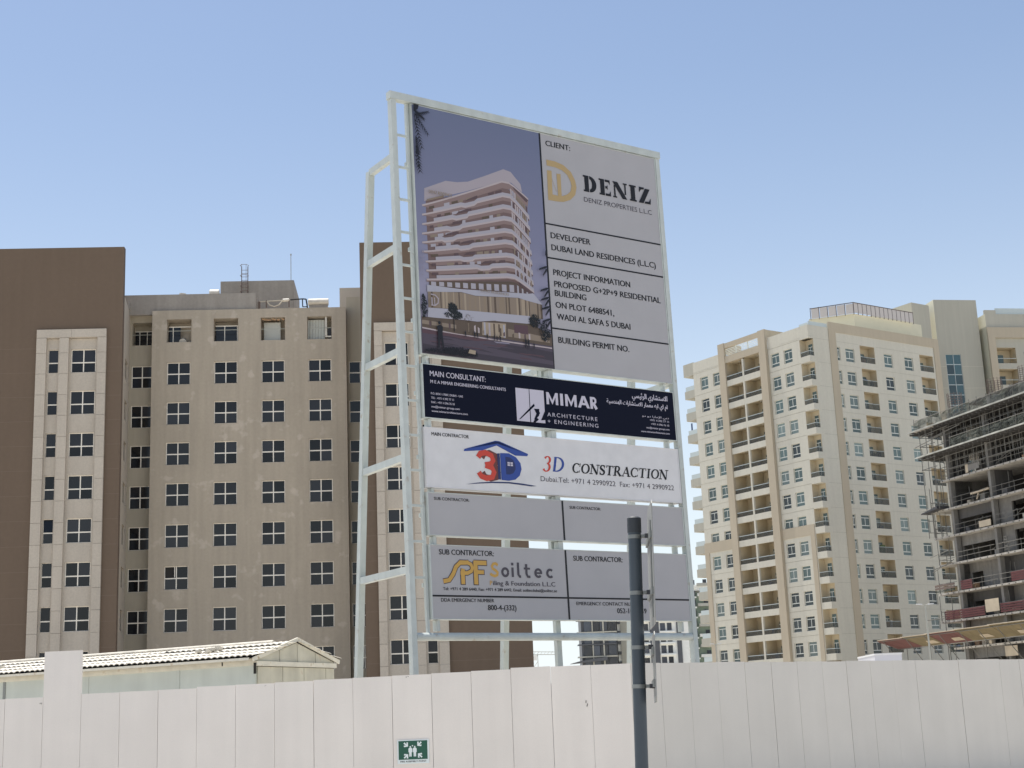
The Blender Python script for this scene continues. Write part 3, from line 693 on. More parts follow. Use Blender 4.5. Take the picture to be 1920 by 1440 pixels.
# podium
pp('tand', [(1.05, 14.40), (1.05, 14.53), (2.5, 14.72), (3.9, 14.92), (4.15, 14.92), (4.72, 14.58), (4.72, 14.45), (3.9, 14.60)])
for j in range(11): a = 1.1 + j * .28; zq = 14.42 + (a - 1.1) * .06; pp('glass', [(a, zq), (a + .17, zq + .01), (a + .17, zq + .13 + j * .011), (a, zq + .12 + j * .011)])
for j in range(7): a = 4.1 + j * .085; pp('glass' if j % 2 else 'win', [(a, 14.6 - j * .012), (a + .06, 14.6 - j * .012), (a + .06, 14.86 - j * .04), (a, 14.88 - j * .04)])
pp('white', [(0.95, 14.20), (0.95, 14.42), (2.1, 14.44), (4.6, 14.62), (4.78, 14.66), (5.08, 14.36), (5.08, 14.30), (4.2, 14.44), (2.64, 14.30), (2.14, 14.35)])
x = 0.97; ft = lambda x: 14.21 + (.13 * min(1, (x - .95) / 1.2)) if x < 2.15 else (14.34 - .05 * (x - 2.15) / .5 if x < 2.65 else (14.29 + .14 * (x - 2.65) / 1.5 if x < 4.15 else 14.43 - .10 * (x - 4.15) / .9))
fb = lambda x: 13.73 + (.07 * (x - .95) / 1.2 if x < 2.15 else .07 + .06 * (x - 2.15) / 2.9)
while x < 5.02:
    w_ = rnd.uniform(.03, .075); c = rnd.choice(['tan', 'tan', 'warm', 'tand', 'tan', 'sign'])
    pp(c, [(x, fb(x)), (x + w_, fb(x + w_)), (x + w_, ft(x + w_)), (x, ft(x))], 0.00008); x += w_
pp('white', [(0.95, 13.72), (2.15, 13.79), (4.6, 13.90), (4.6, 13.66), (3.6, 13.55), (3.3, 13.60), (2.66, 13.49), (2.1, 13.48), (0.93, 13.42)])
pp('tand', [(0.72, 13.42), (2.66, 13.48), (3.3, 13.59), (4.6, 13.65), (5.38, 13.4), (5.38, 12.95), (0.72, 12.95)])
pp('tan', [(0.72, 13.32), (1.9, 13.30), (1.9, 13.18), (0.72, 13.20)]); pp('warm', [(2.83, 13.50), (3.69, 13.55), (3.66, 13.10), (2.81, 13.10)]); pp('tan', [(3.75, 13.4), (5.30, 13.28), (5.30, 13.12), (3.75, 13.15)]); pp('redb', [(3.98, 13.56), (4.5, 13.58), (4.5, 13.3), (3.98, 13.3)])
for a in (2.88, 3.05, 3.22, 3.4, 3.58): pp(rnd.choice(['white', 'tand', 'warm', 'roof']), [(a, 13.10), (a + .06, 13.10), (a + .06, 13.50), (a, 13.50)])
pp('road', [(0.70, 12.31), (5.38, 12.31), (5.38, 13.02), (3.6, 13.06), (1.4, 13.02), (0.70, 13.10)]); pp('light', [(0.72, 13.10), (1.9, 13.03), (5.36, 12.98), (5.36, 12.94), (1.9, 12.99), (0.72, 13.06)])
pp('redb', [(0.72, 13.04), (3.2, 12.97), (2.6, 12.88), (0.72, 12.92)]); pp('roadd', [(3.3, 12.70), (5.38, 12.55), (5.38, 12.84), (3.7, 12.90)]); pp('roadd', [(0.72, 12.31), (5.38, 12.31), (5.38, 12.42), (2.4, 12.50), (0.72, 12.60)])
for j in range(26):
    a = rnd.uniform(.8, 4.6); b = rnd.uniform(12.5, 12.92); pp(rnd.choice(['road', 'roadd', 'redb', 'roadd']), [(a, b), (a + rnd.uniform(.3, .9), b - rnd.uniform(0, .03)), (a + rnd.uniform(.3, .7), b + .02), (a + .05, b + .025)], 0.00005)
for j in range(22): a = rnd.uniform(.8, 5.2); pp(rnd.choice(['tand', 'tan', 'win', 'light', 'warm']), [(a, 13.14), (a + .06, 13.14), (a + .06, 13.14 + rnd.uniform(.08, .3)), (a, 13.14 + rnd.uniform(.08, .3))], 0.00005)
pp('pale', [(3.3, 12.9), (3.8, 12.92), (3.75, 12.95), (3.2, 12.94)])
def blob(cx, cz, rx, rz, n, col='leafp', s=.05):
    for _ in range(n):
        t = rnd.uniform(0, 6.28); q = rnd.random() ** .5; a = cx + math.cos(t) * rx * q; b = cz + math.sin(t) * rz * q
        if not (0.73 < a < 5.34 and 12.36 < b < 20.0): continue
        pp(col, [(a + rnd.uniform(-s, s), b + rnd.uniform(-s, s)) for _ in range(3)], 0.00002)
blob(1.80, 13.80, .15, .15, 260, s=.05); blob(1.90, 13.60, .22, .12, 260, s=.05); blob(1.62, 13.58, .12, .09, 40); pp('darkp', [(1.80, 13.08), (1.83, 13.08), (1.83, 13.5), (1.81, 13.5)])
blob(2.35, 13.55, .16, .14, 36, 'tand', .03); pp('tand', [(2.34, 13.1), (2.36, 13.1), (2.36, 13.5), (2.34, 13.5)])
blob(4.75, 13.75, .20, .20, 300); blob(5.12, 13.45, .2, .3, 300); blob(.80, 13.75, .09, .35, 220); blob(2.0, 12.46, .6, .13, 500, 'darkp'); blob(1.3, 12.40, .55, .08, 250, 'darkp')
pp('warm', [(2.25, 12.46), (2.5, 12.44), (2.52, 12.56), (2.3, 12.58)])
def person2(x, z, h, col='darkp'):
    pp(col, [(x - .10 * h, z), (x - .03 * h, z), (x + .03 * h, z + .45 * h), (x + .10 * h, z), (x + .16 * h, z), (x + .11 * h, z + .5 * h), (x + .14 * h, z + .8 * h), (x + .03 * h, z + .86 * h), (x - .10 * h, z + .8 * h), (x - .08 * h, z + .45 * h)])
    pp(col, [(x + .06 * h * math.cos(t), z + .93 * h + .065 * h * math.sin(t)) for t in [0, 1.05, 2.1, 3.14, 4.2, 5.2]])
person2(1.29, 12.52, .82); pp('darkp', [(1.20, 13.12), (1.31, 13.20), (1.31, 13.14), (1.22, 13.08)])
for a, h in ((2.18, .2), (2.50, .22), (2.60, .22), (2.95, .2), (3.2, .2), (3.3, .2), (3.42, .2), (4.35, .3), (4.45, .3), (4.65, .2)): person2(a, 12.95 - .02 * (a > 3) - (.08 if a > 4.2 else 0), h)
# palm fronds, upper left and right edge
def frond(x, z, dx, dz, L, w):
    n = math.hypot(dx, dz); dx /= n; dz /= n
    for t in range(9):
        q = t / 9; a = (x + dx * L * q, z + dz * L * q)
        for sgn in (-1, 1):
            e = (a[0] + dx * .12 - dz * sgn * w * (1 - .5 * q), a[1] + dz * .12 + dx * sgn * w * (1 - .5 * q) - .03)
            if e[0] < .72 or e[0] > 5.36: e = (min(5.36, max(.72, e[0])), e[1])
            pp('darkp', [a, (a[0] + dx * .06, a[1] + dz * .06), e], 0.00002)
    pp('darkp', [(x, z), (x + dx * L, z + dz * L), (x + .02, z + .02)], 0.00002)
frond(.76, 19.75, .38, .16, .50, .09); frond(.74, 19.78, .34, -.45, .75, .11); frond(.73, 19.9, .3, -.2, .4, .1); frond(.73, 19.6, .2, -.8, .95, .15); frond(.74, 19.05, .12, -.8, .55, .16); frond(.73, 18.75, .12, -.8, .85, .18); blob(.79, 18.4, .07, .4, 60, 'darkp', .05)
pp('darkp', [(.71, 20.08), (.90, 20.09), (.86, 19.95), (.74, 19.85), (.71, 19.86)])
for z in (15.6, 14.9, 14.6, 14.3, 13.9): frond(5.34, z, -.5, -.18, .30, .06); frond(5.34, z - .05, -.3, -.4, .28, .05)
frond(5.34, 16.2, -.1, -.5, .2, .04)
blob(.78, 15.1, .07, .5, 50, 'pale', .06)
bpart('printed_picture', pic, mats_p, b1)
pm_y = PY[0] - 0.002
place_text('lettering', 'DENIZ RESIDENCE', 1.12, 1.93, 17.30, .10, POS['sign'], b1, y=pm_y, bold=.02)
place_text('lettering', 'DENIZ RESIDENCES', 2.80, 3.82, 14.44, .07, POS['sign'], b1, y=pm_y, bold=.02)
k = Ink(); k.y = pm_y; k.stroke([(1.03, 14.12), (1.18, 14.11), (1.28, 14.02), (1.27, 13.88), (1.16, 13.79), (1.03, 13.79)], .04); k.stroke([(1.06, 13.8), (1.06, 14.03)], .04); k.stroke([(1.15, 13.8), (1.15, 14.03)], .03); k.done('client_logo', POS['roof'], b1)

# ------------------------------------------------------------------ street sign pole (near)
sp = thing('street_sign_pole', 'dark grey steel pole with sign plates seen edge-on, standing nearest the camera', 'pole', (0.5961, 8.4, 0.0), ry=math.atan(0.0378 / 1.396))
part('pole', MB().tube((0, 0, -0.1), (0, 0, 2.725), 0.0372, 28), poleg, sp)
part('cap', MB().tube((0, 0, 2.655), (0, 0, 2.738), 0.0405, 28).tube((0, 0, 2.738), (0, 0, 2.746), 0.0405, 28, 0.03), mat('cap_plastic', (0.035, 0.04, 0.045), 0.6), sp)
for z in (2.63, 2.31, 2.005, 1.79):
    c = part('clamp', MB().tube((0, 0, z - .011), (0, 0, z + .011), 0.0405, 28), galv, sp)
    part('clamp_lug', MB().box(0.036, 0.072, -0.05, -0.02, z - .009, z + .009).tube((0.05, -0.058, z), (0.05, -0.012, z), 0.007, 8), galv, c)
    part('clamp_bolt', MB().box(0.054, 0.080, -0.065, -0.045, z - .012, z + .012), darkm, c)
def plate(name, x, z0, z1, hy, lab, top_cut, yaw=-2.0):
    mb = MB(); t = 0.0025
    prof = [(-hy, z0 + .03), (-hy + .03, z0), (hy - .03, z0), (hy, z0 + .03), (hy, z1 - top_cut), (hy - top_cut, z1), (-hy + .02, z1), (-hy, z1 - .02)]
    n = len(prof); i = 0
    mb.v += [(x - t, a, b) for a, b in prof] + [(x + t, a, b) for a, b in prof]
    mb.f.append(tuple(range(n))); mb.m.append(0); mb.f.append(tuple(range(2 * n - 1, n - 1, -1))); mb.m.append(0)
    for q in range(n): mb.f.append((q, n + q, n + (q + 1) % n, (q + 1) % n)); mb.m.append(0)
    o = part(name, mb, alum, sp, label=lab, rz=R(yaw))
    for z in (z0 + (z1 - z0) * .27, z0 + (z1 - z0) * .73):
        part('stiffener', MB().box(x - 0.014, x - .003, -hy + .04, hy - .04, z - .02, z + .02), galv, o)
    return o
plate('sign_plate', 0.088, 2.12, 2.80, 0.30, 'upper tall sign plate', 0.14)
plate('sign_plate', 0.088, 1.70, 2.08, 0.28, 'lower short sign plate', 0.03, yaw=-3.6)
part('plate_channel', MB().box(0.072, 0.082, -0.20, -0.17, 2.16, 2.70), galv, sp)

# ------------------------------------------------------------------ site cabin
import mathutils
CX, CY = None, None
def at(px, py, Y):
    d = fo + ri * ((px - 960) / 2748.335) - up * ((py - 720) / 2748.335)
    return Vector((0, 0, EYE)) + d * (Y / d.y)
p = at(478, 1228, 48)
cb = thing('site_cabin', 'low white site cabin with sunlit tiled gable roof behind the left hoarding', 'cabin', (p.x, p.y, 0), R(-27))
W, Ln = 4.42, 16.0     # gable width (along +Y local), length (towards -X local)
EZ = 4.02; AP = 4.68
sides = [(-16, -14.6)]
xs = [-16.0, -13.4, -11.0, -8.9, -7.05, -3.15, 0.0]
for a, b in zip(xs, xs[1:]): part('side_panel', MB().box(a + .008, b - .008, 0.0, 0.06, 0, EZ - .18), cabside, cb)
part('corner_post', MB().box(-0.07, 0.02, -0.015, 0.07, 0, EZ - .05), cabside, cb)
part('side_cover_strip', MB().box(-3.22, -3.08, -0.02, 0.0, 0, EZ - .18), cabside, cb)
part('side_cover_strip', MB().box(-11.06, -10.94, -0.02, 0.0, 0, EZ - .18), galv, cb)
part('fascia', MB().box(-16, 0.02, -0.03, 0.03, EZ - .18, EZ + .06), cabtrim, cb)
ys = [0.07, 1.42, 2.62, 3.90, W]
for a, b in zip(ys, ys[1:]):
    def zz(y): return EZ - .22
    part('end_panel', MB().box(0.0, 0.06, a + .015, b - .015, 0, EZ - .22), cabend, cb)
gy = [0.0, 1.25, 2.25, 3.3, W]
def gz(y): return EZ + .05 + (AP - EZ - .05) * (1 - abs(y - W / 2) / (W / 2))
for a, b in zip(gy, gy[1:]):
    a2, b2 = a + .015, b - .015
    pts = [(a2, EZ - .05), (b2, EZ - .05), (b2, gz(b2) - .06)] + ([(W / 2, gz(W / 2) - .06)] if a2 < W / 2 < b2 else []) + [(a2, gz(a2) - .06)]
    mb = MB(); n = len(pts); mb.v = [(0.0, y, z) for y, z in pts] + [(0.05, y, z) for y, z in pts]
    mb.f = [tuple(range(n)), tuple(range(2 * n - 1, n - 1, -1))] + [(q, n + q, n + (q + 1) % n, (q + 1) % n) for q in range(n)]; mb.m = [0] * len(mb.f)
    part('gable_panel', mb, cabend, cb)
part('gable_backing', MB().box(-0.02, -0.01, 0.1, W - .1, 0, EZ), dark, cb)
part('tie_board', MB().box(-0.02, 0.13, -0.05, W + .05, EZ - .20, EZ - .05), cabtrim, cb)
part('bargeboard', MB().bar((0.10, -0.25, EZ + .0), (0.10, W / 2, AP + .05), .05, .13), cabtrim, cb)
part('bargeboard', MB().bar((0.10, W + .25, EZ + .0), (0.10, W / 2, AP + .05), .05, .13), cabtrim, cb)
part('gutter', MB().box(-16, 0.0, -0.34, -0.24, EZ - .02, EZ + .06), cabtrim, cb)
part('downpipe', MB().box(0.02, 0.09, -0.1, -0.04, EZ - .45, EZ - .1), dark, cb)
part('vent_slot', MB().box(-1.32, -1.27, -0.035, -0.03, EZ - .14, EZ - .02), dark, cb)
# roof deck then barrel tiles in rows
SL = (AP + .04 - (EZ + .09)) / (W / 2 + .3)
rd = MB()
rd.hexa([(-16, -.3, EZ + .03), (.1, -.3, EZ + .03), (.1, W / 2, AP - .02), (-16, W / 2, AP - .02), (-16, -.3, EZ + .05), (.1, -.3, EZ + .05), (.1, W / 2, AP), (-16, W / 2, AP)])
rd.hexa([(-16, W / 2, AP - .02), (.1, W / 2, AP - .02), (.1, W + .3, EZ + .03), (-16, W + .3, EZ + .03), (-16, W / 2, AP), (.1, W / 2, AP), (.1, W + .3, EZ + .05), (-16, W + .3, EZ + .05)])
part('roof_deck', rd, dark, cb)
def tile_sheet(x0, x1, y0, y1, z0, z1, amp=.045, wl=.24):
    mb = MB(); n = int((x1 - x0) / wl * 8)
    for k in range(n):
        for (ya, za, yb, zb_) in ((y0, z0, y1, z1),):
            a = x0 + (x1 - x0) * k / n; b = x0 + (x1 - x0) * (k + 1) / n
            wa = abs(math.sin(math.pi * (a - x0) / wl)) * amp; wb = abs(math.sin(math.pi * (b - x0) / wl)) * amp
            mb.face([(a, ya, za + wa), (b, ya, za + wb), (b, yb, zb_ + wb), (a, yb, zb_ + wa)])
            mb.face([(a, ya, za + wa - .03), (b, ya, za + wb - .03), (b, ya, za + wb), (a, ya, za + wa)])
    return mb
nrow = 4
for side in (0, 1):
    for r_ in range(nrow):
        t0, t1 = r_ / nrow, (r_ + 1) / nrow
        ya, yb = -.33 + (W / 2 + .33) * t0, -.33 + (W / 2 + .33) * (t1 + .04)
        za, zb2 = EZ + .085 + (AP - EZ - .10) * t0 + .03, EZ + .075 + (AP - EZ - .10) * t1
        segs = [(-16, -10.2), (-10.2, -5.1), (-5.1, .16)]
        for a, b in segs:
            j = random.uniform(-.012, .015)
            if side: m_ = tile_sheet(a, b, W - ya, W - yb, za + j, zb2 + j)
            else: m_ = tile_sheet(a, b, ya, yb, za + j, zb2 + j)
            part('tile_course', m_, tilem, cb)
part('ridge_cap', MB().tube((-16, W / 2, AP + .02), (-.9, W / 2, AP + .02), .07, 10), tilem, cb)
lm = MB(); r2 = random.Random(5)
for cx_, cy_ in ((-2.9, .9), (-2.6, 1.2), (-12.3, .5), (-13, .7)):
    for _ in range(6):
        a, b = cx_ + r2.uniform(-.3, .3), cy_ + r2.uniform(-.2, .2); z = EZ + .13 + SL * (b + .3)
        lm.hexa([(a, b, z), (a + .18, b - .03, z + .02), (a + .2, b + .12, z), (a + .02, b + .14, z + .03), (a, b, z + .07), (a + .18, b - .03, z + .10), (a + .2, b + .12, z + .06), (a + .02, b + .14, z + .09)])
part('mortar_rubble', lm, tilem, cb, kind='stuff')

# ------------------------------------------------------------------ left apartment building
LO = (-13.3204, 115.0, 0)
lb_ = thing('apartment_building', 'taupe apartment block with two brown towers and cream window bays left of the billboard', 'building', LO, R(4.07))
P_ = 3.27
rowsL = [30.2 - P_ * k for k in range(8)]
colsL = [-13.40, -9.66, -5.89, -2.14]
mpF = lambda off: (lambda s, d, z: (s, off + d, z))
def lpart(name, mb, m, **kw): return part(name, mb, m, lb_, **kw)
# main wall
holes = [(c - .925, c + .925, z - .915, z + .915) for c in colsL for z in rowsL] + [(c - .98, c + .98, 32.79, 34.70, 1.3) for c in colsL]
mb = MB(); wall_grid(mb, -15.55, 0.0, 0, 35.45, holes, .2, mpF(0))
mb.face([(0, 0, 0), (0, 14, 0), (0, 14, 35.45), (0, 0, 35.45)]); mb.face([(-15.55, 0, 0), (-15.55, 14, 0), (-15.55, 14, 35.45), (-15.55, 0, 35.45)])
mb.box(-15.55, 0, .0, .3, 35.45, 35.452)
mb.face([(-15.55, .3, 35.44), (0, .3, 35.44), (0, 14, 35.44), (-15.55, 14, 35.44)])
lpart('wall', mb, wallL)
mb = MB().box(-17.86, -7.30, 0.25, 0.55, 35.2, 36.88); lpart('roof_parapet', mb, cement)
lpart('roof_parapet', MB().box(-7.45, -7.25, .56, 3.5, 35.4, 36.75), cement)
# recesses
recL = [(-17.3, -15.62, z - .915, z + .915) for z in rowsL] + [(-17.3, -15.62, 32.85, 34.75, 1.1)]
mb = MB(); wall_grid(mb, -17.75, -15.56, 0, 35.9, recL, .14, mpF(1.0)); lpart('recess_wall', mb, wallR)
recR = [(.15, 2.0, z - .915, z + .915) for z in rowsL]
mb = MB(); wall_grid(mb, .01, 3.2, 0, 36.6, recR, .14, mpF(1.0)); lpart('recess_wall', mb, wallR)
lpart('roof_parapet', MB().box(-.62, 3.2, 3.0, 8, 35, 38.0), wallF)
# room darkness behind the glass
mb = MB()
for c in colsL: mb.box(c - 1.0, c + 1.0, .26, .3, 5.5, 31.5)
mb.box(-17.4, -15.6, 1.2, 1.25, 5, 31.5).box(.1, 2.1, 1.2, 1.25, 5, 31.5); lpart('dark_interior', mb, room)
# towers (front 4.8 m forward)
TY = -4.8
def tower(x0, x1, box, big, small, flank):
    mb = MB()
    bx0, bx1 = box
    wall_grid(mb, x0, x1, 0, 39.32, [(bx0 + .05, bx1 - .05, 0.0, 32.60)], .2, mpF(TY))
    if flank: fx = [(x1, TY, x1 - .45, 1.0)]
    mb.face([(x0, TY, 0), (x0, 12, 0), (x0, 12, 35.6), (x0, TY + .6, 35.6), (x0, TY + .6, 39.32), (x0, TY, 39.32)])
    mb.face([(x1, TY, 0), (x1, TY + .6, 0), (x1, TY + .6, 39.32), (x1, TY, 39.32)])
    if not flank: mb.face([(x1, TY + .6, 0), (x1, 12, 0), (x1, 12, 35.6), (x1, TY + .6, 35.6)])
    mb.face([(x0, TY + .6, 35.6), (x1, TY + .6, 35.6), (x1, TY + .6, 39.32), (x0, TY + .6, 39.32)]); mb.face([(x0, TY + .6, 35.6), (x1 - (.6 if flank else 0), TY + .6, 35.6), (x1 - (.6 if flank else 0), 12, 35.6), (x0, 12, 35.6)])
    mb.face([(x0, TY, 39.32), (x1, TY, 39.32), (x1, TY + .6, 39.32), (x0, TY + .6, 39.32)])
    t = lpart('tower_wall', mb, towerm)
    rows = rowsL[:9]
    # spandrel wall inside each bay with window openings
    for (a, b), (wa, wb) in ((big, (big[0] + .15, big[1] - .15)), (small, (small[0] + .12, small[1] - .12))):
        h = [(wa, wb, z - .915, z + .915) for z in rows]
        mb = MB(); wall_grid(mb, a, b, 0, 31.96, h, .19, mpF(TY + .05)); lpart('bay_spandrel', mb, cream)
        lpart('dark_interior', MB().box(a, b, TY + .3, TY + .35, 5, 31.5), room)
    # cladding piers in stone panels
    ed = sorted([bx0, bx1, big[0], big[1], small[0], small[1]])
    piers = [(ed[0], ed[1]), (ed[2], ed[3]), (ed[4], ed[5])]
    for a, b in piers:
        z = 32.0 - 1.2; hts = []
        while z > 4: hts.append((z, z + 0)); z -= P_ / 2
        zs = [32.0, 30.8] + [30.8 - (P_ * .5) * (j + 1) for j in range(16)] + [0]
        key = round(b - a, 3)
        for ztop, zbot in zip(zs, zs[1:]):
            part('cladding_panel', MB().box(0, b - a, 0, .42, 0, ztop - zbot - .02), cream, lb_, (a, TY - .22 + random.uniform(-.004, .004), zbot))
    lx = ed[0]
    for s in range(2):
        w_ = (ed[5] - ed[0]) / 2; part('cladding_panel', MB().box(0, w_ - .015, 0, .42, 0, .65), cream, lb_, (ed[0] + s * w_, TY - .22, 32.01))
    return t
tower(-29.4, -16.95, (-23.38, -18.12), (-20.95, -18.78), (-22.63, -21.65), True)
tower(1.36, 13.8, (2.38, 7.55), (2.99, 5.20), (5.82, 6.82), False)
jn = mat('panel_joint', A(112, 97, 84, 1.15), 0.9)
for xa, xb in ((-29.4, -23.4), (-18.1, -16.96), (1.37, 2.36), (7.57, 13.79)):
    for j in range(14):
        lpart('panel_joint', MB().box(xa, xb, TY - .006, TY - .001, 31.2 - j * 1.9, 31.235 - j * 1.9), jn)
# light flank of the left tower with window slits
fmp = lambda s, d, z: (-16.95 - (s / 5.8) * .55 - d * .99, TY + s, z)
mb = MB(); wall_grid(mb, .6, 5.8, 0, 35.6, [(2.6, 4.6, z - .8, z + .8, .15) for z in rowsL], .1, fmp); lpart('flank_wall', mb, wallF)
mb = MB()
for z in rowsL: mb.face([fmp(2.65, .12, z - .75), fmp(4.55, .12, z - .75), fmp(4.55, .12, z + .75), fmp(2.65, .12, z + .75)])
lpart('flank_window', mb, glassL)
mb = MB().box(-17.55, -17.35, -.6, .9, 35.62, 36.2); lpart('broken_cornice', mb, cement)
# windows
def win_meshes(w, h, two=True, split=.52, fr=.06, d=.06):
    f = MB()
    f.box(-w / 2, w / 2, 0, d, h / 2 - fr, h / 2).box(-w / 2, w / 2, 0, d, -h / 2, -h / 2 + fr * .6)
    f.box(-w / 2, -w / 2 + fr, 0, d, -h / 2 + fr, h / 2 - fr).box(w / 2 - fr, w / 2, 0, d, -h / 2 + fr, h / 2 - fr)
    zt_ = -h / 2 + h * (1 - split)
    f.box(-w / 2 + fr, w / 2 - fr, 0.002, d, zt_ - .045, zt_ + .045)
    panes = []
    xs_ = [(-w / 2 + fr, w / 2 - fr)]
    if two:
        f.box(-.04, .04, .004, d - .002, -h / 2 + fr, zt_ - .045).box(-.04, .04, .004, d - .002, zt_ + .045, h / 2 - fr)
        xs_ = [(-w / 2 + fr, -.04), (.04, w / 2 - fr)]
    for a, b in xs_:
        panes.append(MB().box(a, b, .03, .04, zt_ + .045, h / 2 - fr).mesh('pane', glassL)); panes.append(MB().box(a, b, .03, .04, -h / 2 + fr, zt_ - .045).mesh('pane', glassL))
    return f.mesh('window', frameL), panes
big_w = win_meshes(1.85, 1.83); rec_w = win_meshes(1.68, 1.83); tw_big = win_meshes(1.87, 1.83, split=.57); tw_small = win_meshes(.76, 1.83, two=False, split=.57, fr=.035); t2s = win_meshes(.76, 1.83, two=False)
def put_window(ms, x, y, z, tilt=None, open_=False):
    f, ps = ms
    o = part('window', f, None, lb_, (x, y, z))
    for i, pmesh in enumerate(ps):
        q = part('pane', pmesh, None, o)
        if tilt is not None and i == 0: q.rotation_euler = (R(tilt), 0, 0); q.location = (0, .0, 0.02)
    return o
for ci, c in enumerate(colsL):
    for ri_, z in enumerate(rowsL):
        o = put_window(big_w, c, .13, z)
        if ci == 0 and ri_ == 5:
            o['label'] = 'window with its upper left sash slid open'
            for ch in list(o.children)[:1]: bpy.data.objects.remove(ch)
            part('sash', MB().box(-.16, -.10, -.012, .03, .04, .84), frameL, o)
for z in rowsL: put_window(rec_w, -16.46, 1.07, z); put_window(big_w, 1.075, 1.07, z)
for k, z in enumerate(rowsL):
    put_window(tw_big, -19.865, TY + .16, z); put_window(tw_small, -22.14, TY + .16, z, tilt=-7 if k == 4 else None)
    put_window(tw_big, 4.095, TY + .16, z); put_window(tw_small, 6.32, TY + .16, z)
# loggias on the top floor: set-back glazing, railing
gl = [(-13.40, 'win'), (-9.66, 'win2'), (-5.89, 'board'), (-2.14, 'corr'), (-16.46, 'rec')]
for c, kd in gl:
    y = 1.0 + .95 if kd == 'rec' else .75; w_ = .78 if kd == 'rec' else .94
    if kd in ('win', 'win2', 'rec'):
        f = MB().box(c - w_, c + w_, y, y + .06, 34.22, 34.30).box(c - w_, c + w_, y, y + .06, 32.9, 32.96)
        sp_ = {'win': (-.62,), 'win2': (-.22, .80), 'rec': (-.45, .15)}[kd]
        for s_ in sp_: f.box(c + s_, c + s_ + .06, y, y + .06, 32.96, 34.22)
        fo_ = lpart('loggia_window', f, frameL)
        part('pane', MB().box(c - w_, (c + .0 if kd == 'win' else c + w_), y + .03, y + .04, 32.96, 34.22), glassL, fo_)
        if kd == 'win': part('dish', MB().tube((c + .22, .5, 32.9), (c + .22, .9, 33.1), .30, 16, .26), tankw, fo_)
    elif kd == 'board':
        lpart('loggia_screen', MB().box(c - .78, c + .55, .7, .72, 32.8, 34.45), corr)
        t_ = MB()
        for k_ in range(5): t_.bar((c - .9 + k_ * .4, .2, 34.62 - (k_ % 2) * .08), (c - .5 + k_ * .35, .25, 34.55), .07, .12)
        lpart('broken_soffit', t_, timberm)
    else:
        m_ = MB()
        for k_ in range(11): m_.box(c - .96 + k_ * .125, c - .96 + k_ * .125 + .085, .5, .56, 32.8, 34.55)
        lpart('corrugated_screen', m_, mat('corrugated_pale', A(178, 180, 172, 1.4), .6))
        lpart('loggia_pipe', MB().box(c + .45, c + .60, .1, .25, 33.1, 34.68).box(c + .45, c + .95, .1, .3, 32.98, 33.08), tankw)
        lpart('loggia_screen', MB().box(c + .62, c + .97, .6, .64, 32.8, 33.9), darkm)
    lpart('loggia_rail', MB().box(c - w_ - .03, c + w_ + .03, (1.06 if kd == 'rec' else .06), (1.09 if kd == 'rec' else .09), 33.72, 33.76), mat('rail_pale', A(150, 150, 138, 1.3), .5))
# penthouse
lpart('penthouse', MB().box(-10.64, -4.50, 4.0, 10, 35.3, 39.08), cement)
ld = MB()
for x in (-8.86, -8.34): ld.tube((x, 3.85, 37.2), (x, 3.85, 40.3), .035, 6)
for k_ in range(10): ld.tube((-8.86, 3.85, 37.3 + k_ * .3), (-8.34, 3.85, 37.3 + k_ * .3), .02, 5)
for z in (38.0, 38.5, 39.4, 40.3):
    ld.path([(-8.86, 3.85, z), (-8.95, 3.5, z), (-8.78, 3.2, z), (-8.42, 3.2, z), (-8.25, 3.5, z), (-8.34, 3.85, z)], .02, 5)
for x in (-8.78, -8.42): ld.tube((x, 3.2, 38.0), (x, 3.2, 40.3), .015, 5)
lpart('roof_ladder', ld, rust)
lpart('antenna', MB().tube((-4.75, 4.1, 39.0), (-4.75, 4.1, 41.3), .03, 6).tube((-4.75, 4.1, 41.3), (-4.75, 4.1, 41.45), .06, 6), lampm)
lpart('cable_conduit', MB().path([(-10.1, 3.95, 37.6), (-9.6, 3.95, 37.65), (-9.5, 3.95, 37.4)], .03, 5), rust)
# rooftop things
def Lw(x, y, z): c, s = math.cos(R(4.07)), math.sin(R(4.07)); return (LO[0] + c * x - s * y, LO[1] + s * x + c * y, z)
def roof_tank(loc, L_, r_, lab, axis_y=False):
    t = thing('water_tank', lab, 'tank', Lw(*loc), R(4.07) + (R(70) if axis_y else 0))
    part('tank_body', MB().tube((-L_ / 2, 0, r_ + .35), (L_ / 2, 0, r_ + .35), r_, 16).tube((-L_ / 2 - .04, 0, r_ + .35), (-L_ / 2, 0, r_ + .35), r_ * .8, 16, r_), tankw, t)
    part('stand', MB().box(-L_ / 2 + .05, L_ / 2 - .05, -r_ * .8, r_ * .8, 0, .33), cement, t); return t
roof_tank((-10.95, 2.7, 36.9), .75, .36, 'small white cylindrical tank on the roof beside the penthouse, left of the roof ladder')
roof_tank((-2.35, 2.5, 36.0), 1.65, .30, 'long white horizontal water heater on the roof right of the black pipes')
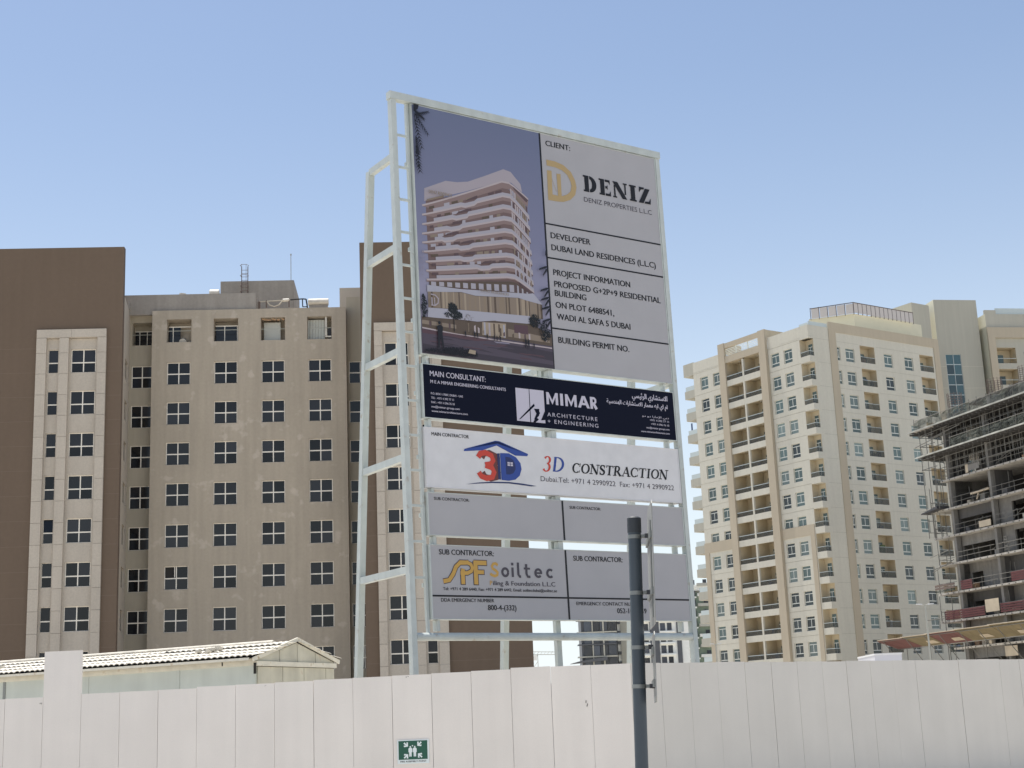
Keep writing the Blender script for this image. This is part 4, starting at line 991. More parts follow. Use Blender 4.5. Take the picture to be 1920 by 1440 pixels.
# flat roof plinth under tanks
lpart('roof_plinth', MB().box(-11.8, -10.65, 2.2, 3.2, 35.44, 36.9).box(-3.3, -.4, 2.1, 3.4, 35.44, 36.0), cement)
rp = thing('roof_pipework', 'looping beige and black pipes running along the edge of the flat roof', 'pipes', Lw(-5.3, 1.4, 35.45), R(4.07))
part('beige_pipe', MB().path([(-1.95, 0, 1.0), (-1.2, 0, 1.05), (.2, 0, 1.1), (.7, 0, 1.12)], .05), pvc, rp)
part('beige_pipe', MB().path([(-1.2, -.1, 1.0), (-1.0, -.1, .7), (-.6, -.1, .55), (-.2, -.1, .7), (.1, -.1, 1.05)], .05), pvc, rp)
part('pipe_lagging', MB().tube((.1, 0, 1.1), (.6, 0, 1.12), .12, 8), tankw, rp)
part('black_pipe', MB().path([(.7, 0, 1.12), (1.7, 0, 1.18), (2.0, 0, 1.15), (2.1, 0, 0.5), (2.12, 0, 0.02)], .06), pvcblk, rp)
part('black_pipe', MB().path([(1.7, 0, 1.15), (1.72, 0, .5), (2.1, 0, .5)], .045), pvcblk, rp)
part('pipe_support', MB().box(-1.3, -1.2, -.05, .05, .5, 1.1).box(.55, .65, -.05, .05, .5, 1.1).box(-1.9, -1.75, -.1, .1, 0, 1.0), rust, rp)
db = MB(); r3 = random.Random(9)
for _ in range(14):
    a = r3.choice([r3.uniform(-2.0, -.2), r3.uniform(-14.5, -12.8), r3.uniform(-7.2, -6.8)]); b = r3.uniform(.8, 1.6); z = 36.88 if a < -10 else 35.46; b = .4 if a < -10 else b
    s_ = r3.uniform(.1, .35); db.box(a, a + s_, b - .1, b + .1, z, z + r3.uniform(.05, .2))
lpart('roof_debris', db, tankw, kind='stuff')

# ------------------------------------------------------------------ right apartment building
p = at(1513, 608, 1); B_o = at(1553, 607, 190)
cs, sn = math.cos(R(34)), math.sin(R(34))
RO = (B_o.x - 4.02 * cs, B_o.y - 4.02 * sn, 0)
rb = thing('apartment_building', 'ivory high-rise apartment block with sand coloured bands and balconies right of the billboard', 'building', RO, R(34))
def rpart(name, mb, m, parent=rb, **kw): return part(name, mb, m, parent, **kw)
CR = [48.48 - 3.23 * k for k in range(13)]
mA = lambda s, d, z: (d, s, z)          # left face, s runs away to the left
mB = lambda s, d, z: (s, d, z)
TOP = 51.9
# face A: bays
def win_holes(cols, rows, zc=0.0): return [(a, b, z - .93, z + .93) for a, b in cols for z in rows]
grv = [(1.66, 7.7, z + 1.66, z + 1.71) for z in CR]
wA1 = [(3.18, 4.75), (5.65, 7.22)]
grooves = lambda a, b: [(a, b, z + 1.67, z + 1.72) for z in CR]
mb = MB(); wall_grid(mb, 1.65, 7.7, 0, TOP, win_holes(wA1, CR) + grooves(1.65, 7.7), .2, mA)
rpart('wall', mb, rightA); mb = MB()
wA2 = [(17.55, 19.15), (20.25, 21.9)]
wall_grid(mb, 17.3, 23.3, 0, TOP, win_holes(wA2, CR) + grooves(17.3, 23.3), .2, mA)
gvb = MB()
for z in CR:
    gvb.face([mA(1.7, .05, z + 1.66), mA(7.6, .05, z + 1.66), mA(7.6, .05, z + 1.73), mA(1.7, .05, z + 1.73)]); mb.face([mA(17.3, .05, z + 1.66), mA(23.3, .05, z + 1.66), mA(23.3, .05, z + 1.73), mA(17.3, .05, z + 1.73)])
rpart('wall', mb, rightA); setp(rpart('joint_backing', gvb, rightFar), kind='stuff')
# face B
wB = [(2.80 + 4.02, 4.48 + 4.02), (10.25 + 4.02, 11.92 + 4.02), (14.35 + 4.02, 16.08 + 4.02)]
wBn = [(1.22 + 4.02, 1.80 + 4.02)]
bB = [(5.62 + 4.02, 8.45 + 4.02), (17.5 + 4.02, 20.3 + 4.02)]
mb = MB(); wall_grid(mb, .85, 25.7, 0, TOP, win_holes(wB + wBn, CR) + [(a, b, z - .75, z + 1.60, 1.2, 1) for a, b in bB for z in CR], .2, mB)
rpart('wall', mb, [rightA, balc])
gr = MB()
for z in CR:
    for a, b in ((.9, 9.4), (12.7, 21.3)): gr.box(a, b, -.012, -.001, z + 1.66, z + 1.70)
rpart('course_line', gr, rightFar)
# beige frame on B, 0.3 proud
fb_ = MB(); fb_.box(3.83, 5.14, -.08, 0, 0, 51.4).box(3.83, 25.75, -.08, 0, 51.4, 52.72).box(24.62, 25.75, -.08, 0, 0, 51.4); rpart('sand_frame', fb_, rightBand)
# corner parapets above B/A
rpart('parapet', MB().box(.0, 23.2, 0.001, 23.29, 50.35, 50.4), rightA)
pa = MB(); pa.box(.001, .25, .0, 1.65, 50.1, TOP).box(.25, .85, .001, .25, 50.1, TOP).box(3.9, 25.7, .01, .3, 51.9, 52.6); rpart('parapet', pa, rightA)
rpart('glass_balustrade', MB().box(.3, 3.8, .1, .12, TOP, TOP + .55).box(.1, .12, .0, 1.6, TOP, TOP + .3), railpale)
# solid core so that nothing shows through
rpart('core', MB().box(1.91, 25.6, 1.35, 23.2, 0, 50.3), balc)
# pilasters and upper beam between them
pl = MB()
pl.box(-.45, .0, 7.72, 9.05, 0, 53.12).box(-.45, 0, 16.0, 17.28, 0, 53.12); rpart('pilaster', pl, rightBand)
bm = MB(); bm.box(-.35, 0, 9.05, 16.0, 50.2, 51.15).box(-.35, 0, 9.05, 16.0, 52.35, 53.05).box(0.01, 3.5, 7.75, 9.0, 51.9, 53.1).box(0.01, 3, 16.05, 17.25, 51.9, 53.1); rpart('beam', bm, rightBand)
lv = MB()
for k_ in range(5): lv.box(-.2, -.12, 9.05, 16.0, 51.25 + k_ * .22, 51.25 + k_ * .22 + .07)
for y in (11.3, 13.7): lv.box(-.25, -.1, y, y + .08, 51.15, 52.35)
rpart('roof_louvre', lv, frameR)
# sand bands low on A
bd = MB(); bd.box(-.1, 0, 17.29, 23.35, 24.2, 25.6).box(-.1, 0, 22.45, 23.35, 0, 24.2).box(-.1, 0, 1.8, 7.71, 24.2, 25.55).box(-.1, 0, 1.8, 2.55, 0, 24.2).box(-.1, 0, 17.29, 17.45, 0, 24.2); rpart('sand_band', bd, rightBand)
# recessed balconies on A
for bi, z in enumerate(CR):
    for (a, b) in ((9.05, 12.42), (12.75, 16.0)):
        bc = MB(); bc.mi = 0
        # parapet with slab
        bc.box(-.28, .0, a, b, z - 1.66, z - .82).box(0, 1.9, a, b, z - 1.48, z - 1.30)
        o = rpart('balcony', bc, rightA); part('rail_bar', MB().box(-.21, -.15, a, b, z - .25, z - .17), railpale, o)
        iw = MB(); iw.face([(1.895, a, z - 1.3), (1.895, b, z - 1.3), (1.9, b, z + 1.74), (1.9, a, z + 1.74)]); iw.face([(0, b, z - 1.3), (1.9, b, z - 1.3), (1.9, b, z + 1.75), (0, b, z + 1.75)]); iw.face([(0, a, z - 1.3), (1.9, a, z - 1.3), (1.9, a, z + 1.75), (0, a, z + 1.75)]); iw.face([(0, a, z + 1.735), (1.9, a, z + 1.735), (1.9, b, z + 1.735), (0, b, z + 1.735)])
        part('balcony_wall', iw, balc, o)
        part('rail', MB().box(-.2, -.15, a, b, z - .32, z - .26).box(-.19, -.16, a, b, z - .82, z - .34), [railm], o)
        if a < 10:
            part('balcony_door', MB().box(1.80, 1.9, a + 1.75, a + 2.5, z - 1.25, z + .85), glassR, o)
            part('door_frame', MB().box(1.76, 1.80, a + 1.7, a + 2.55, z + .42, z + .50).box(1.76, 1.80, a + 2.1, a + 2.17, z - 1.25, z + .42), frameR, o)
    rpart('divider', MB().box(-.28, 1.9, 12.43, 12.74, z - 1.66, z + 1.57), rightA)
# corner balconies
for z in CR:
    c_ = MB(); c_.box(-.03, 1.4, -.03, 1.64, z - 1.63, z - .78); o = rpart('corner_balcony', c_, rightA)
    iw = MB(); iw.face([(1.1, .1, z - .8), (1.1, 1.65, z - .8), (1.1, 1.65, z + 1.62), (1.1, .1, z + 1.62)]); iw.face([(.01, 1.65, z - .8), (1.4, 1.65, z - .8), (1.4, 1.65, z + 1.62), (.01, 1.65, z + 1.62)]); iw.face([(.85, .0, z - .8), (1.1, .1, z - .8), (1.1, .1, z + 1.62), (.85, .0, z + 1.62)]); part('door_frame', MB().box(1.02, 1.06, .38, 1.16, z + .5, z + .58).box(1.02, 1.06, .74, .80, z - .78, z + .5), frameR, o)
    part('balcony_wall', iw, balc, o)
    part('balcony_door', MB().box(1.06, 1.09, .42, 1.12, z - .78, z + .95), glassR, o)
    part('rail', MB().box(.02, .05, .03, 1.6, z - .78, z - .22).box(.02, .85, .02, .05, z - .78, z - .22), railglass, o)
    part('rail_bar', MB().box(.0, .04, -.0, 1.62, z - .2, z - .14).box(.04, .85, -.0, .04, z - .2, z - .14), railpale, o)
# side balconies seen in profile on the far left edge
for z in CR[:]:
    o = rpart('side_balcony', MB().box(.05, 2.6, 23.31, 25.5, z - 1.60, z - .45), rightFar)
    part('rail', MB().box(.10, .12, 23.35, 25.3, z - .45, z + .20).box(.1, 2.5, 25.28, 25.30, z - .45, z + .20), railpale, o)
rpart('side_balcony', MB().box(.05, 2.6, 23.31, 25.5, 50.2, 52.05), rightFar)
rpart('side_wall', MB().box(.01, 23.2, 23.2, 23.3, 0, TOP), rightFar)
# B balconies
for z in CR:
    for j, (a, b) in enumerate(bB):
        o = rpart('balcony', MB().box(a + .01, b - .01, .02, .05, z + .02, z + .07), railpale)
        part('balustrade_glass', MB().box(a + .01, b - .01, .03, .04, z - .75, z + .02), railglass, o)
        part('balcony_door', MB().box(a + 1.0, a + 1.95, 1.12, 1.18, z - .75, z + .8), glassR, o)
        part('door_frame', MB().box(a + .95, a + 2.0, 1.08, 1.12, z + .40, z + .48).box(a + 1.44, a + 1.50, 1.08, 1.12, z - .75, z + .40), frameR, o)
# windows
def rwin(w, two=True):
    h = 1.86; f = MB(); fr = .07
    f.box(-w / 2, w / 2, 0, .06, h / 2 - .04, h / 2).box(-w / 2, w / 2, 0, .06, -h / 2, -h / 2 + .05).box(-w / 2, -w / 2 + .06, 0, .06, -h / 2, h / 2 - .04).box(w / 2 - .06, w / 2, 0, .06, -h / 2, h / 2 - .04)
    f.box(-w / 2 + .06, w / 2 - .06, 0, .06, .52, .60).box(-w / 2 + .06, w / 2 - .06, 0, .06, -.50, -.40)
    f.box(-.035, .035, .002, .058, -.40, .52)
    g = MB().box(-w / 2 + .06, w / 2 - .06, .03, .04, -h / 2 + .05, h / 2 - .04)
    return f.mesh('window', frameR), g.mesh('glazing', glassR)
rw = {w: rwin(w) for w in (1.57, 1.67, .58)}
def put_r(w, loc, rz):
    o = part('window', rw[w][0], None, rb, loc, rz=rz); part('glazing', rw[w][1], None, o)
for z in CR:
    for a, b in wA1 + wA2: put_r(1.57, (.16, (a + b) / 2, z), R(-90))
    for a, b in wB: put_r(1.67, ((a + b) / 2, .13, z), 0)
    for a, b in wBn: put_r(.58, ((a + b) / 2, .13, z), 0)
# rooftop storeys
mb = MB().box(11.9, 25.6, 2.5, 12, 50.4, 55.5); mb.face([(8.2, 7.5, 50.4), (11.9, 2.5, 50.4), (11.9, 2.5, 55.5), (8.2, 7.5, 55.5)]); rpart('penthouse', mb, rightCream)
scn = MB()
for k_ in range(14):
    a = 11.55 + k_ * .86; scn.box(a, a + .78, 2.1, 2.14, 55.5, 56.9)
for k_ in range(5):
    t = k_ / 5; x_, y_ = 11.5 - t * 3.5, 2.12 + t * 4.8; x2, y2 = 11.5 - (t + .18) * 3.5, 2.12 + (t + .18) * 4.8
    scn.face([(x_, y_, 55.4), (x2, y2, 55.4), (x2, y2, 56.8), (x_, y_, 56.8)])
rpart('plant_screen', scn, louvre)
sf = MB()
for k_ in range(15): sf.box(11.47 + k_ * .86, 11.55 + k_ * .86, 2.08, 2.16, 55.3, 57.0)
sf.box(11.47, 23.6, 2.06, 2.18, 56.9, 57.0)
for k_ in range(6):
    t = k_ / 5; x_, y_ = 11.5 - t * 3.5, 2.12 + t * 4.8; sf.tube((x_, y_, 55.2), (x_, y_, 56.95), .05, 5)
sf.bar((11.5, 2.1, 56.95), (8.0, 6.92, 56.85), .1); rpart('screen_frame', sf, mat('screen_frame', (.12, .1, .1), .7))
rpart('stair_block', MB().box(25.75, 29.5, 4.0, 14, 0, 59.3), rightFar)

# things people keep on the balconies, curtains behind some panes
rc = random.Random(77)
curt = mat('curtain_pane', (0.15, 0.195, 0.185), 0.2, rnd=0.4, spec=0.6)
darkpane = mat('dark_pane', (0.03, 0.04, 0.043), 0.12, rnd=0.4, spec=0.6)
for o in [o for o in scene.objects if o.name.startswith('glazing') and o.parent and o.parent.parent == rb]:
    q = rc.random()
    low_ = o.parent.location.z < 22
    if q < (.10 if low_ else .32): mm = curt
    elif q > (.35 if low_ else .85): mm = darkpane
    else: continue
    o.material_slots[0].link = 'OBJECT'; o.material_slots[0].material = mm
bright = mat('plastic_white', (.6, .6, .58), .5); cloth1 = mat('laundry_red', (.25, .05, .05), .9); cloth2 = mat('laundry_blue', (.06, .09, .18), .9)
for z in CR:
    for (a, b) in ((9.05, 12.42), (12.75, 16.0)):
        for _ in range(rc.choice([0, 1, 1, 2, 3])):
            v = rc.uniform(a + .3, b - .8); w_ = rc.uniform(.25, .7); x_ = rc.uniform(.1, .9)
            rpart('balcony_item', MB().box(x_, x_ + .4, v, v + w_, z - 1.3, z - rc.uniform(.1, .6)), rc.choice([darkm, bright, rust, darkm, cloth1, cloth2, timberm]))
        rpart('ceiling_lamp', MB().tube((.9, (a + b) / 2, z + 1.70), (.9, (a + b) / 2, z + 1.749), .15, 8), bright)
    for (a, b) in bB:
        for _ in range(rc.choice([0, 1, 1, 2, 3])):
            u_ = rc.uniform(a + .2, b - .7); w_ = rc.uniform(.25, .8); y_ = rc.uniform(.1, .5)
            rpart('balcony_item', MB().box(u_, u_ + w_, y_, y_ + .35, z - .75, z + rc.uniform(-.35, .35)), rc.choice([darkm, bright, rust, darkm, leafm, cloth2, timberm]))
rpart('flag', MB().box(.3, .33, 24.6, 24.9, CR[2] + 3.0 - 3.23 + .2, CR[2] + 3.0 - 3.23 + 1.5), cloth2)
# stair tower and right wing: turned more towards the street
w0 = at(1745, 562, 208)
wing_az = 10
def WA(x, y, z):
    c, s = math.cos(R(wing_az)), math.sin(R(wing_az)); gx_, gy_ = w0.x + c * x - s * y, w0.y + s * x + c * y
    dx, dy = gx_ - RO[0], gy_ - RO[1]; return (cs * dx + sn * dy, -sn * dx + cs * dy, z)
def wbox(x0, x1, y0, y1, z0, z1, mb):
    mb.hexa([WA(x0, y0, z0), WA(x1, y0, z0), WA(x1, y1, z0), WA(x0, y1, z0), WA(x0, y0, z1), WA(x1, y0, z1), WA(x1, y1, z1), WA(x0, y1, z1)]); return mb
mW = lambda s, d, z: WA(s, d, z)
mb = MB(); wall_grid(mb, .36, 7.1, 0, 60.3, [(1.35, 3.75, 20, 52.0)], .25, mW)
mb.mi = 1; mb.face([WA(.36, 0, 0), WA(.36, 14, 0), WA(.36, 14, 60.3), WA(.36, 0, 60.3)]); mb.mi = 0; mb.face([WA(.36, 0, 60.3), WA(7.1, 0, 60.3), WA(7.1, 14, 60.3), WA(.36, 14, 60.3)])  # left flank coloured paler to stand in for sunlight on it
mb.face([WA(7.1, 0, 0), WA(7.1, 14, 0), WA(7.1, 14, 60.3), WA(7.1, 0, 60.3)])
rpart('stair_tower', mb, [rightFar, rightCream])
for k_ in range(20):
    for j in range(2):
        z = 52.0 - 1.52 * (k_ + 1)
        part('stair_pane', wbox(1.40 + j * 1.19, 1.40 + j * 1.19 + 1.12, .12, .14, z + .05, z + 1.47, MB()), glassTeal, rb)
fr_ = MB()
for k_ in range(21): wbox(1.35, 3.75, .08, .16, 52.0 - 1.52 * k_ - .05, 52.0 - 1.52 * k_ + .05, fr_)
for x in (1.35, 2.54, 3.69): wbox(x, x + .07, .07, .17, 21, 52, fr_)
rpart('stair_glazing_frame', fr_, railpale)
gl_ = MB()
for z in CR: wbox(.36, 1.3, -.02, -.001, z + 1.66, z + 1.71, gl_); wbox(3.8, 7.1, -.02, -.001, z + 1.66, z + 1.71, gl_)
rpart('course_line', gl_, rightA)
# wing
mb = MB(); CW = [52.78 - 1.3 - 3.23 * k_ for k_ in range(12)]
hw = [(8.95, 11.95, z - 1.05, z + 1.3, 1.8, 1) for z in CW] + [(13.2, 14.9, z - 1.0, z + .8) for z in CW]
wall_grid(mb, 7.75, 26, 0, 57.9, hw, .2, lambda s, d, z: WA(s, d - 1.0, z)); mb.mi = 2; mb.face([WA(7.75, -1, 0), WA(7.75, 6, 0), WA(7.75, 6, 57.9), WA(7.75, -1, 57.9)]); mb.mi = 0; mb.face([WA(7.75, -1, 57.9), WA(26, -1, 57.9), WA(26, 10, 57.9), WA(7.75, 10, 57.9)])  # wing's left flank: sunlight painted in with the paler cream
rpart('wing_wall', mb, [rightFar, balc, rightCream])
fw = MB(); wbox(7.7, 9.0 - .2, -1.35, -1.01, 0, 55.8, fw); wbox(8.8, 26, -1.35, -1.01, 54.2, 55.8, fw); rpart('sand_frame', fw, rightBand)
gw = MB()
for z in CW: wbox(9.0, 11.9, -.97, -.93, z - .35, z - .29, gw)
rpart('balcony_rail', gw, railpale)
for z in CW[:8]:
    part('balcony_door', wbox(9.1, 10.8, .70, .74, z - 1.0, z + .6, MB()), glassR, rb); part('glazing', wbox(13.25, 14.85, -.85, -.83, z - .95, z + .75, MB()), glassR, rb)
gg = MB(); wbox(9.6, 26, -.6, -.58, 57.9, 58.9, gg); rpart('glass_balustrade', gg, railpale)
wf = MB(); wbox(7.75, 9.5, -1, -.6, 57.9, 58.5, wf); rpart('parapet', wf, rightFar)

# ------------------------------------------------------------------ building under construction
KP = at(1900, 1000, 160)
kb = thing('building_under_construction', 'grey concrete building under construction with scaffolding and debris nets at the right edge', 'building', (KP.x, KP.y, 0), R(18))
def kpart(name, mb, m, parent=kb, **kw): return part(name, mb, m, parent, **kw)
SL_ = [34.3, 31.05, 27.75, 24.4, 21.25, 18.05, 14.75, 11.55, 8.4, 5.2]
ends = [16.3, 15.0, 12.2, 14.9, 14.6, 14.4, 14.9, 15.1, 13.0, 13.0]
colv = [-12.2, -4.4, 3.3, 11.0]
rk = random.Random(21)
for i, z in enumerate(SL_):
    o = kpart('floor_slab', MB().box(-.2, 14, -16, ends[i], z - .22, z), slabm)
    # formwork ties / drip marks along the edge
    tz = MB(); v = ends[i] - .5
    while v > -15: tz.box(-.24, -.2, v, v + .12, z - .2, z - .06); v -= rk.uniform(1.0, 1.5)
    part('edge_marks', tz, concd, o, kind='stuff')
    if i + 1 < len(SL_):
        zl = SL_[i + 1]
        for v in colv:
            kpart('column', MB().box(.15, .75, v - .22, v + .22, zl, z - .22), conc)
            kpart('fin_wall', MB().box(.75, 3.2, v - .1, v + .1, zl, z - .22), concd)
# infill walls and dark interiors
for i in range(2, 9):
    zt_, zb_ = SL_[i] - .22, SL_[i + 1]
    for ci, (va, vb) in enumerate(((3.4, 11.0), (-4.3, 3.2), (-12.1, -4.5))):
        if i in (2,): continue
        style = {3: 'beam', 4: 'beam', 5: 'door', 6: 'door', 7: 'beam', 8: 'beam'}.get(i, 'beam')
        mb = MB(); X = .9 if style == 'beam' else 1.6
        if style == 'beam': hl = [(va + .35, vb - .2, zb_, zt_ - 1.15)] if ci == 0 else [(va + .5, vb - 2.3, zb_ + .15, zt_ - .55)]
        else: hl = [(vb - 2.6, vb - .35, zb_, zt_ - 1.05)] if ci == 0 else [(va + 1.6, va + 3.6, zb_ + .1, zt_ - 1.0)]
        wall_grid(mb, va, vb, zb_, zt_, hl, .25, lambda s, d, z: (X + d, s, z))
        kpart('infill_wall', mb, conc if (i + ci) % 3 else concd)
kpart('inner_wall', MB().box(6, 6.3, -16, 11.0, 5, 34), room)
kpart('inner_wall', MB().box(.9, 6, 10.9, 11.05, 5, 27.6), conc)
# tubes
def tubes(lst, r_=.035, name='scaffold_tube', m=scaf):
    mb = MB()
    for a, b in lst: mb.tube(a, b, r_, 5, cap=False)
    return kpart(name, mb, m)
for i in range(1, 9):        # edge guard rails: a part per bay
    z = SL_[i + 1] if i < 9 else 0
    e = ends[i + 1]
    for va, vb in ((e - .2, 11.2), (10.8, 3.4), (3.1, -4.3), (-4.5, -12)):
        ls = [((-.1, va, z + .55), (-.1, vb, z + .6)), ((-.1, va, z + 1.1), (-.1, vb, z + 1.12))]
        q = va
        while q > vb: ls.append(((-.1, q, z), (-.1, q, z + 1.25))); q -= 2.2
        tubes(ls, .028, 'guard_rail')
# props and formwork under the two top decks
for i in (0, 1):
    zt_, zb_ = SL_[i] - .22, SL_[i + 1]
    for row, X in enumerate((.6, 2.2, 4.0)):
        ls = []; v = 10.9
        while v > -15:
            ls.append(((X, v, zb_), (X, v, zt_))); v -= rk.uniform(.7, 1.1)
        tubes(ls, .04, 'formwork_prop')
        tubes([((X, 11, zb_ + 1.2), (X, -15, zb_ + 1.2)), ((X, 11, zb_ + 2.3), (X, -15, zb_ + 2.3))], .035, 'formwork_ledger')
    js = MB(); v = ends[i] - .3
    while v > -15: js.box(-1.2, 3, v, v + .1, SL_[i] - .42, SL_[i] - .23); v -= .85
    kpart('formwork_joists', js, mat('joist', (.10, .095, .09), .8))
    kpart('edge_plank', MB().box(-1.35, -.3, -16, ends[i], SL_[i] - .12, SL_[i] - .03), concd); kpart('edge_board', MB().box(-1.40, -1.36, -16, ends[i], SL_[i] - .16, SL_[i] + .02), mat('pale_board', A(150, 150, 142, 1.3), .8, var=.3, vscale=.8))
# debris nets with sag: wavy sheets in strips
def net(v0, v1, z0, z1, x0, x1, m=netg):
    mb = MB(); n = max(2, int(abs(v1 - v0) / .5)); rows_ = 4
    g = [[(x0 + (x1 - x0) * r_ / rows_ + rk.uniform(-.06, .06), v0 + (v1 - v0) * c / n, z0 + (z1 - z0) * r_ / rows_ + rk.uniform(-.04, .04)) for c in range(n + 1)] for r_ in range(rows_ + 1)]
    for r_ in range(rows_):
        for c in range(n): mb.face([g[r_][c], g[r_][c + 1], g[r_ + 1][c + 1], g[r_ + 1][c]])
    return kpart('debris_net', mb, m)
vv = [14.9, 11.2, 7.6, 3.6, -.4, -4.4, -9, -15]
for a, b in zip(vv, vv[1:]): net(a, b, 34.25, 35.4, -1.3, -1.15); tubes([((-1.32, a, 34.2), (-1.2, a, 35.7)), ((-1.3, a, 35.4), (-1.3, b, 35.4))], .035)
kpart('net_skirt', MB().hexa([(-1.4, 14.8, 34.1), (.2, 16.0, 34.1), (.2, 11, 34.1), (-1.4, 11, 34.1), (-1.4, 14.8, 34.2), (.2, 16.0, 34.2), (.2, 11, 34.2), (-1.4, 11, 34.2)]), slabm)
vv = [8.0, 4.6, .5, -4.4, -9, -15]
for a, b in zip(vv, vv[1:]): net(a, b, 31.15, 32.15, -1.3, -1.15); tubes([((-1.32, a, 31.0), (-1.2, a, 32.4)), ((-1.3, a, 32.15), (-1.3, b, 32.15))], .035)
# railings and scaffold at the left end
ls = []
for v in (14.2, 12.9, 11.6):
    for x in (-1.1, .5): ls.append(((x, v, 24.4), (x, v, 34.2)))
for z in (29.4, 30.6, 32.2, 33.3):
    for x in (-1.1, .5): ls.append(((x, 14.3, z), (x, 11.2, z)))
    ls.append(((-1.2, 14.2, z), (.7, 14.2, z)))
ls += [((-1.1, 9.5, 32.9), (-1.1, 15.3, 32.3)), ((-1.1, 6, 33.3), (-1.1, 12.3, 32.8)), ((-.6, 9, 33.8), (-.6, 15.3, 33.6))]
tubes(ls, .045, 'scaffold_bay')
ls = []
for v in (15.0, 13.9): ls += [((-.6, v, 21.3), (-.6, v, 24.6)), ((.4, v, 21.3), (.4, v, 24.6))]
ls += [((-.6, 15.0, z), (.6, 15.0, z)) for z in (22, 23.4, 24.4)] + [((-.6, 15.2, 24.6), (-.6, 16.6, 24.9))]
ls += [((-1.0, 14.5, 17.2), (-.2, 11.2, 18.4)), ((-.6, 14.6, 17.6), (-.6, 11.2, 18.0)), ((-.8, 15, 19.0), (-.8, 11, 19.5))]
tubes(ls, .045, 'scaffold_bay')
kpart('loading_platform', MB().hexa([(-1.2, 15.4, 24.2), (-1.2, 12, 24.45), (.5, 12, 24.45), (.5, 15.5, 24.2), (-1.2, 15.4, 24.3), (-1.2, 12, 24.75), (.5, 12, 24.75), (.5, 15.5, 24.3)]), darkm)
# dark soffit netting / slanted sheets over the top deck
ls = []
for c in ((2.4, 37.9, 35.9), (10.2, 38.0, 35.5), (-3.4, 38.0, 36.1), (-10.5, 38, 36.1)):
    v, zt_, zc = c
    kpart('roof_column', MB().tube((1.6, v, 34.3), (1.6, v, zc), 1.05, 14), conc)
    cage = MB()
    for q in range(14):
        t = 6.283 * q / 14; cage.tube((1.6 + math.cos(t) * .85, v + math.sin(t) * .85, zc - .2), (1.6 + math.cos(t) * .87, v + math.sin(t) * .87, zt_), .028, 4, cap=False)
    for j in range(8):
        z = zc + .15 + j * (zt_ - zc) / 8
        for q in range(14):
            t, t2 = 6.283 * q / 14, 6.283 * (q + 1) / 14; cage.tube((1.6 + math.cos(t) * .86, v + math.sin(t) * .86, z), (1.6 + math.cos(t2) * .86, v + math.sin(t2) * .86, z), .018, 4, cap=False)
    kpart('rebar_cage', cage, rust)
sh = MB(); sh.hexa([(2.5, 9.0, 36.3), (2.5, -15, 36.9), (6, -15, 36.9), (6, 9.0, 36.3), (2.5, 9.0, 36.5), (2.5, -15, 37.3), (6, -15, 37.3), (6, 9, 36.5)]); sh.box(2.6, 2.7, 5, -15, 35, 36.4); kpart('deck_formwork', sh, mat('formwork_dark', (.07, .06, .06), .8))
tubes([((2.3, v, 34.3), (2.3, v, 36.9)) for v in (8.5, 7, 5.2, 3.8, .6, -1, -2.6, -5, -7, -9)], .04, 'formwork_prop')
# board screens and red plank guards
def boards_at(v0, v1, z0, z1, m, name, x=-.16): return kpart(name, MB().box(x - .03, x, min(v0, v1), max(v0, v1), z0, z1), m)
boards_at(3.5, 5.7, 21.35, 22.05, ply, 'plywood_board'); boards_at(3.7, 6.2, 11.9, 13.3, ply, 'plywood_board'); boards_at(4.5, 6.6, 28.0, 28.7, conc, 'plywood_board'); boards_at(6.6, 7.1, 27.85, 28.8, ply, 'plywood_board')
for j in range(4):
    z = 11.65 + j * .26
    for a, b in ((14.2, 11.2), (11.1, 6.4), (3.5, -1.2)): boards_at(a, b, z + (.03 if a == 3.5 else 0), z + .22, plankred, 'guard_plank')
for j in range(4):
    z = 14.85 + j * .26
    for a, b in ((10.4, 8.2), (1.0, -2.4)): boards_at(a, b, z, z + .22, plankred, 'guard_plank')
for j in range(3): boards_at(15.6, 11.6, 14.9 + j * .32, 15.15 + j * .32, rust if j else netg, 'guard_plank')
kpart('stacked_timber', MB().hexa([(-.1, 6.8, 25.3), (-.1, 3.4, 25.4), (.2, 3.4, 25.4), (.2, 6.8, 25.3), (-.1, 6.8, 25.5), (-.1, 3.4, 25.6), (.2, 3.4, 25.6), (.2, 6.8, 25.5)]).bar((0, 5.4, 25.3), (0, 5.8, 24.6), .12), ply)
# clutter, loose props, rebar and second-line rails on the open floors
for i in range(1, 9):
    z = SL_[i + 1] if i < 9 else 5
    for j in range(7):
        v = rk.uniform(-11, 10.5); x = rk.uniform(.0, 1.3); w_ = rk.uniform(.3, 1.1); h_ = rk.uniform(.2, .9)
        kpart('stacked_material', MB().box(x, x + .5, v, v + w_, z, z + h_), rk.choice([ply, concd, timberm, slabm, scaf, darkm]))
    ls = []
    for j in range(9):
        v = rk.uniform(-12, 10.8); x = rk.uniform(.2, 3); ls.append(((x, v, z), (x + rk.uniform(-.2, .2), v + rk.uniform(-.4, .4), z + rk.uniform(1.6, 2.9))))
    for j in range(3):
        v = rk.uniform(-8, 9); ls.append(((.3, v, z + rk.uniform(.2, .8)), (.4, v - rk.uniform(1, 3), z + rk.uniform(.3, 1.6))))
    tubes(ls, .03, 'loose_prop')
    e = ends[i + 1]
    if e > 12: tubes([((.9, e - .2, z), (.9, e - .2, z + 1.3)), ((-.1, e - .1, z + 1.1), (1.6, e - .1, z + 1.1)), ((-.1, e - .1, z + .6), (1.6, e - .1, z + .6)), ((-.1, e - .1, z), (-.1, e - .1, z + 2.9)), ((.5, e - 1.6, z), (.5, e - 1.6, z + 2.95))], .04, 'scaffold_bay')
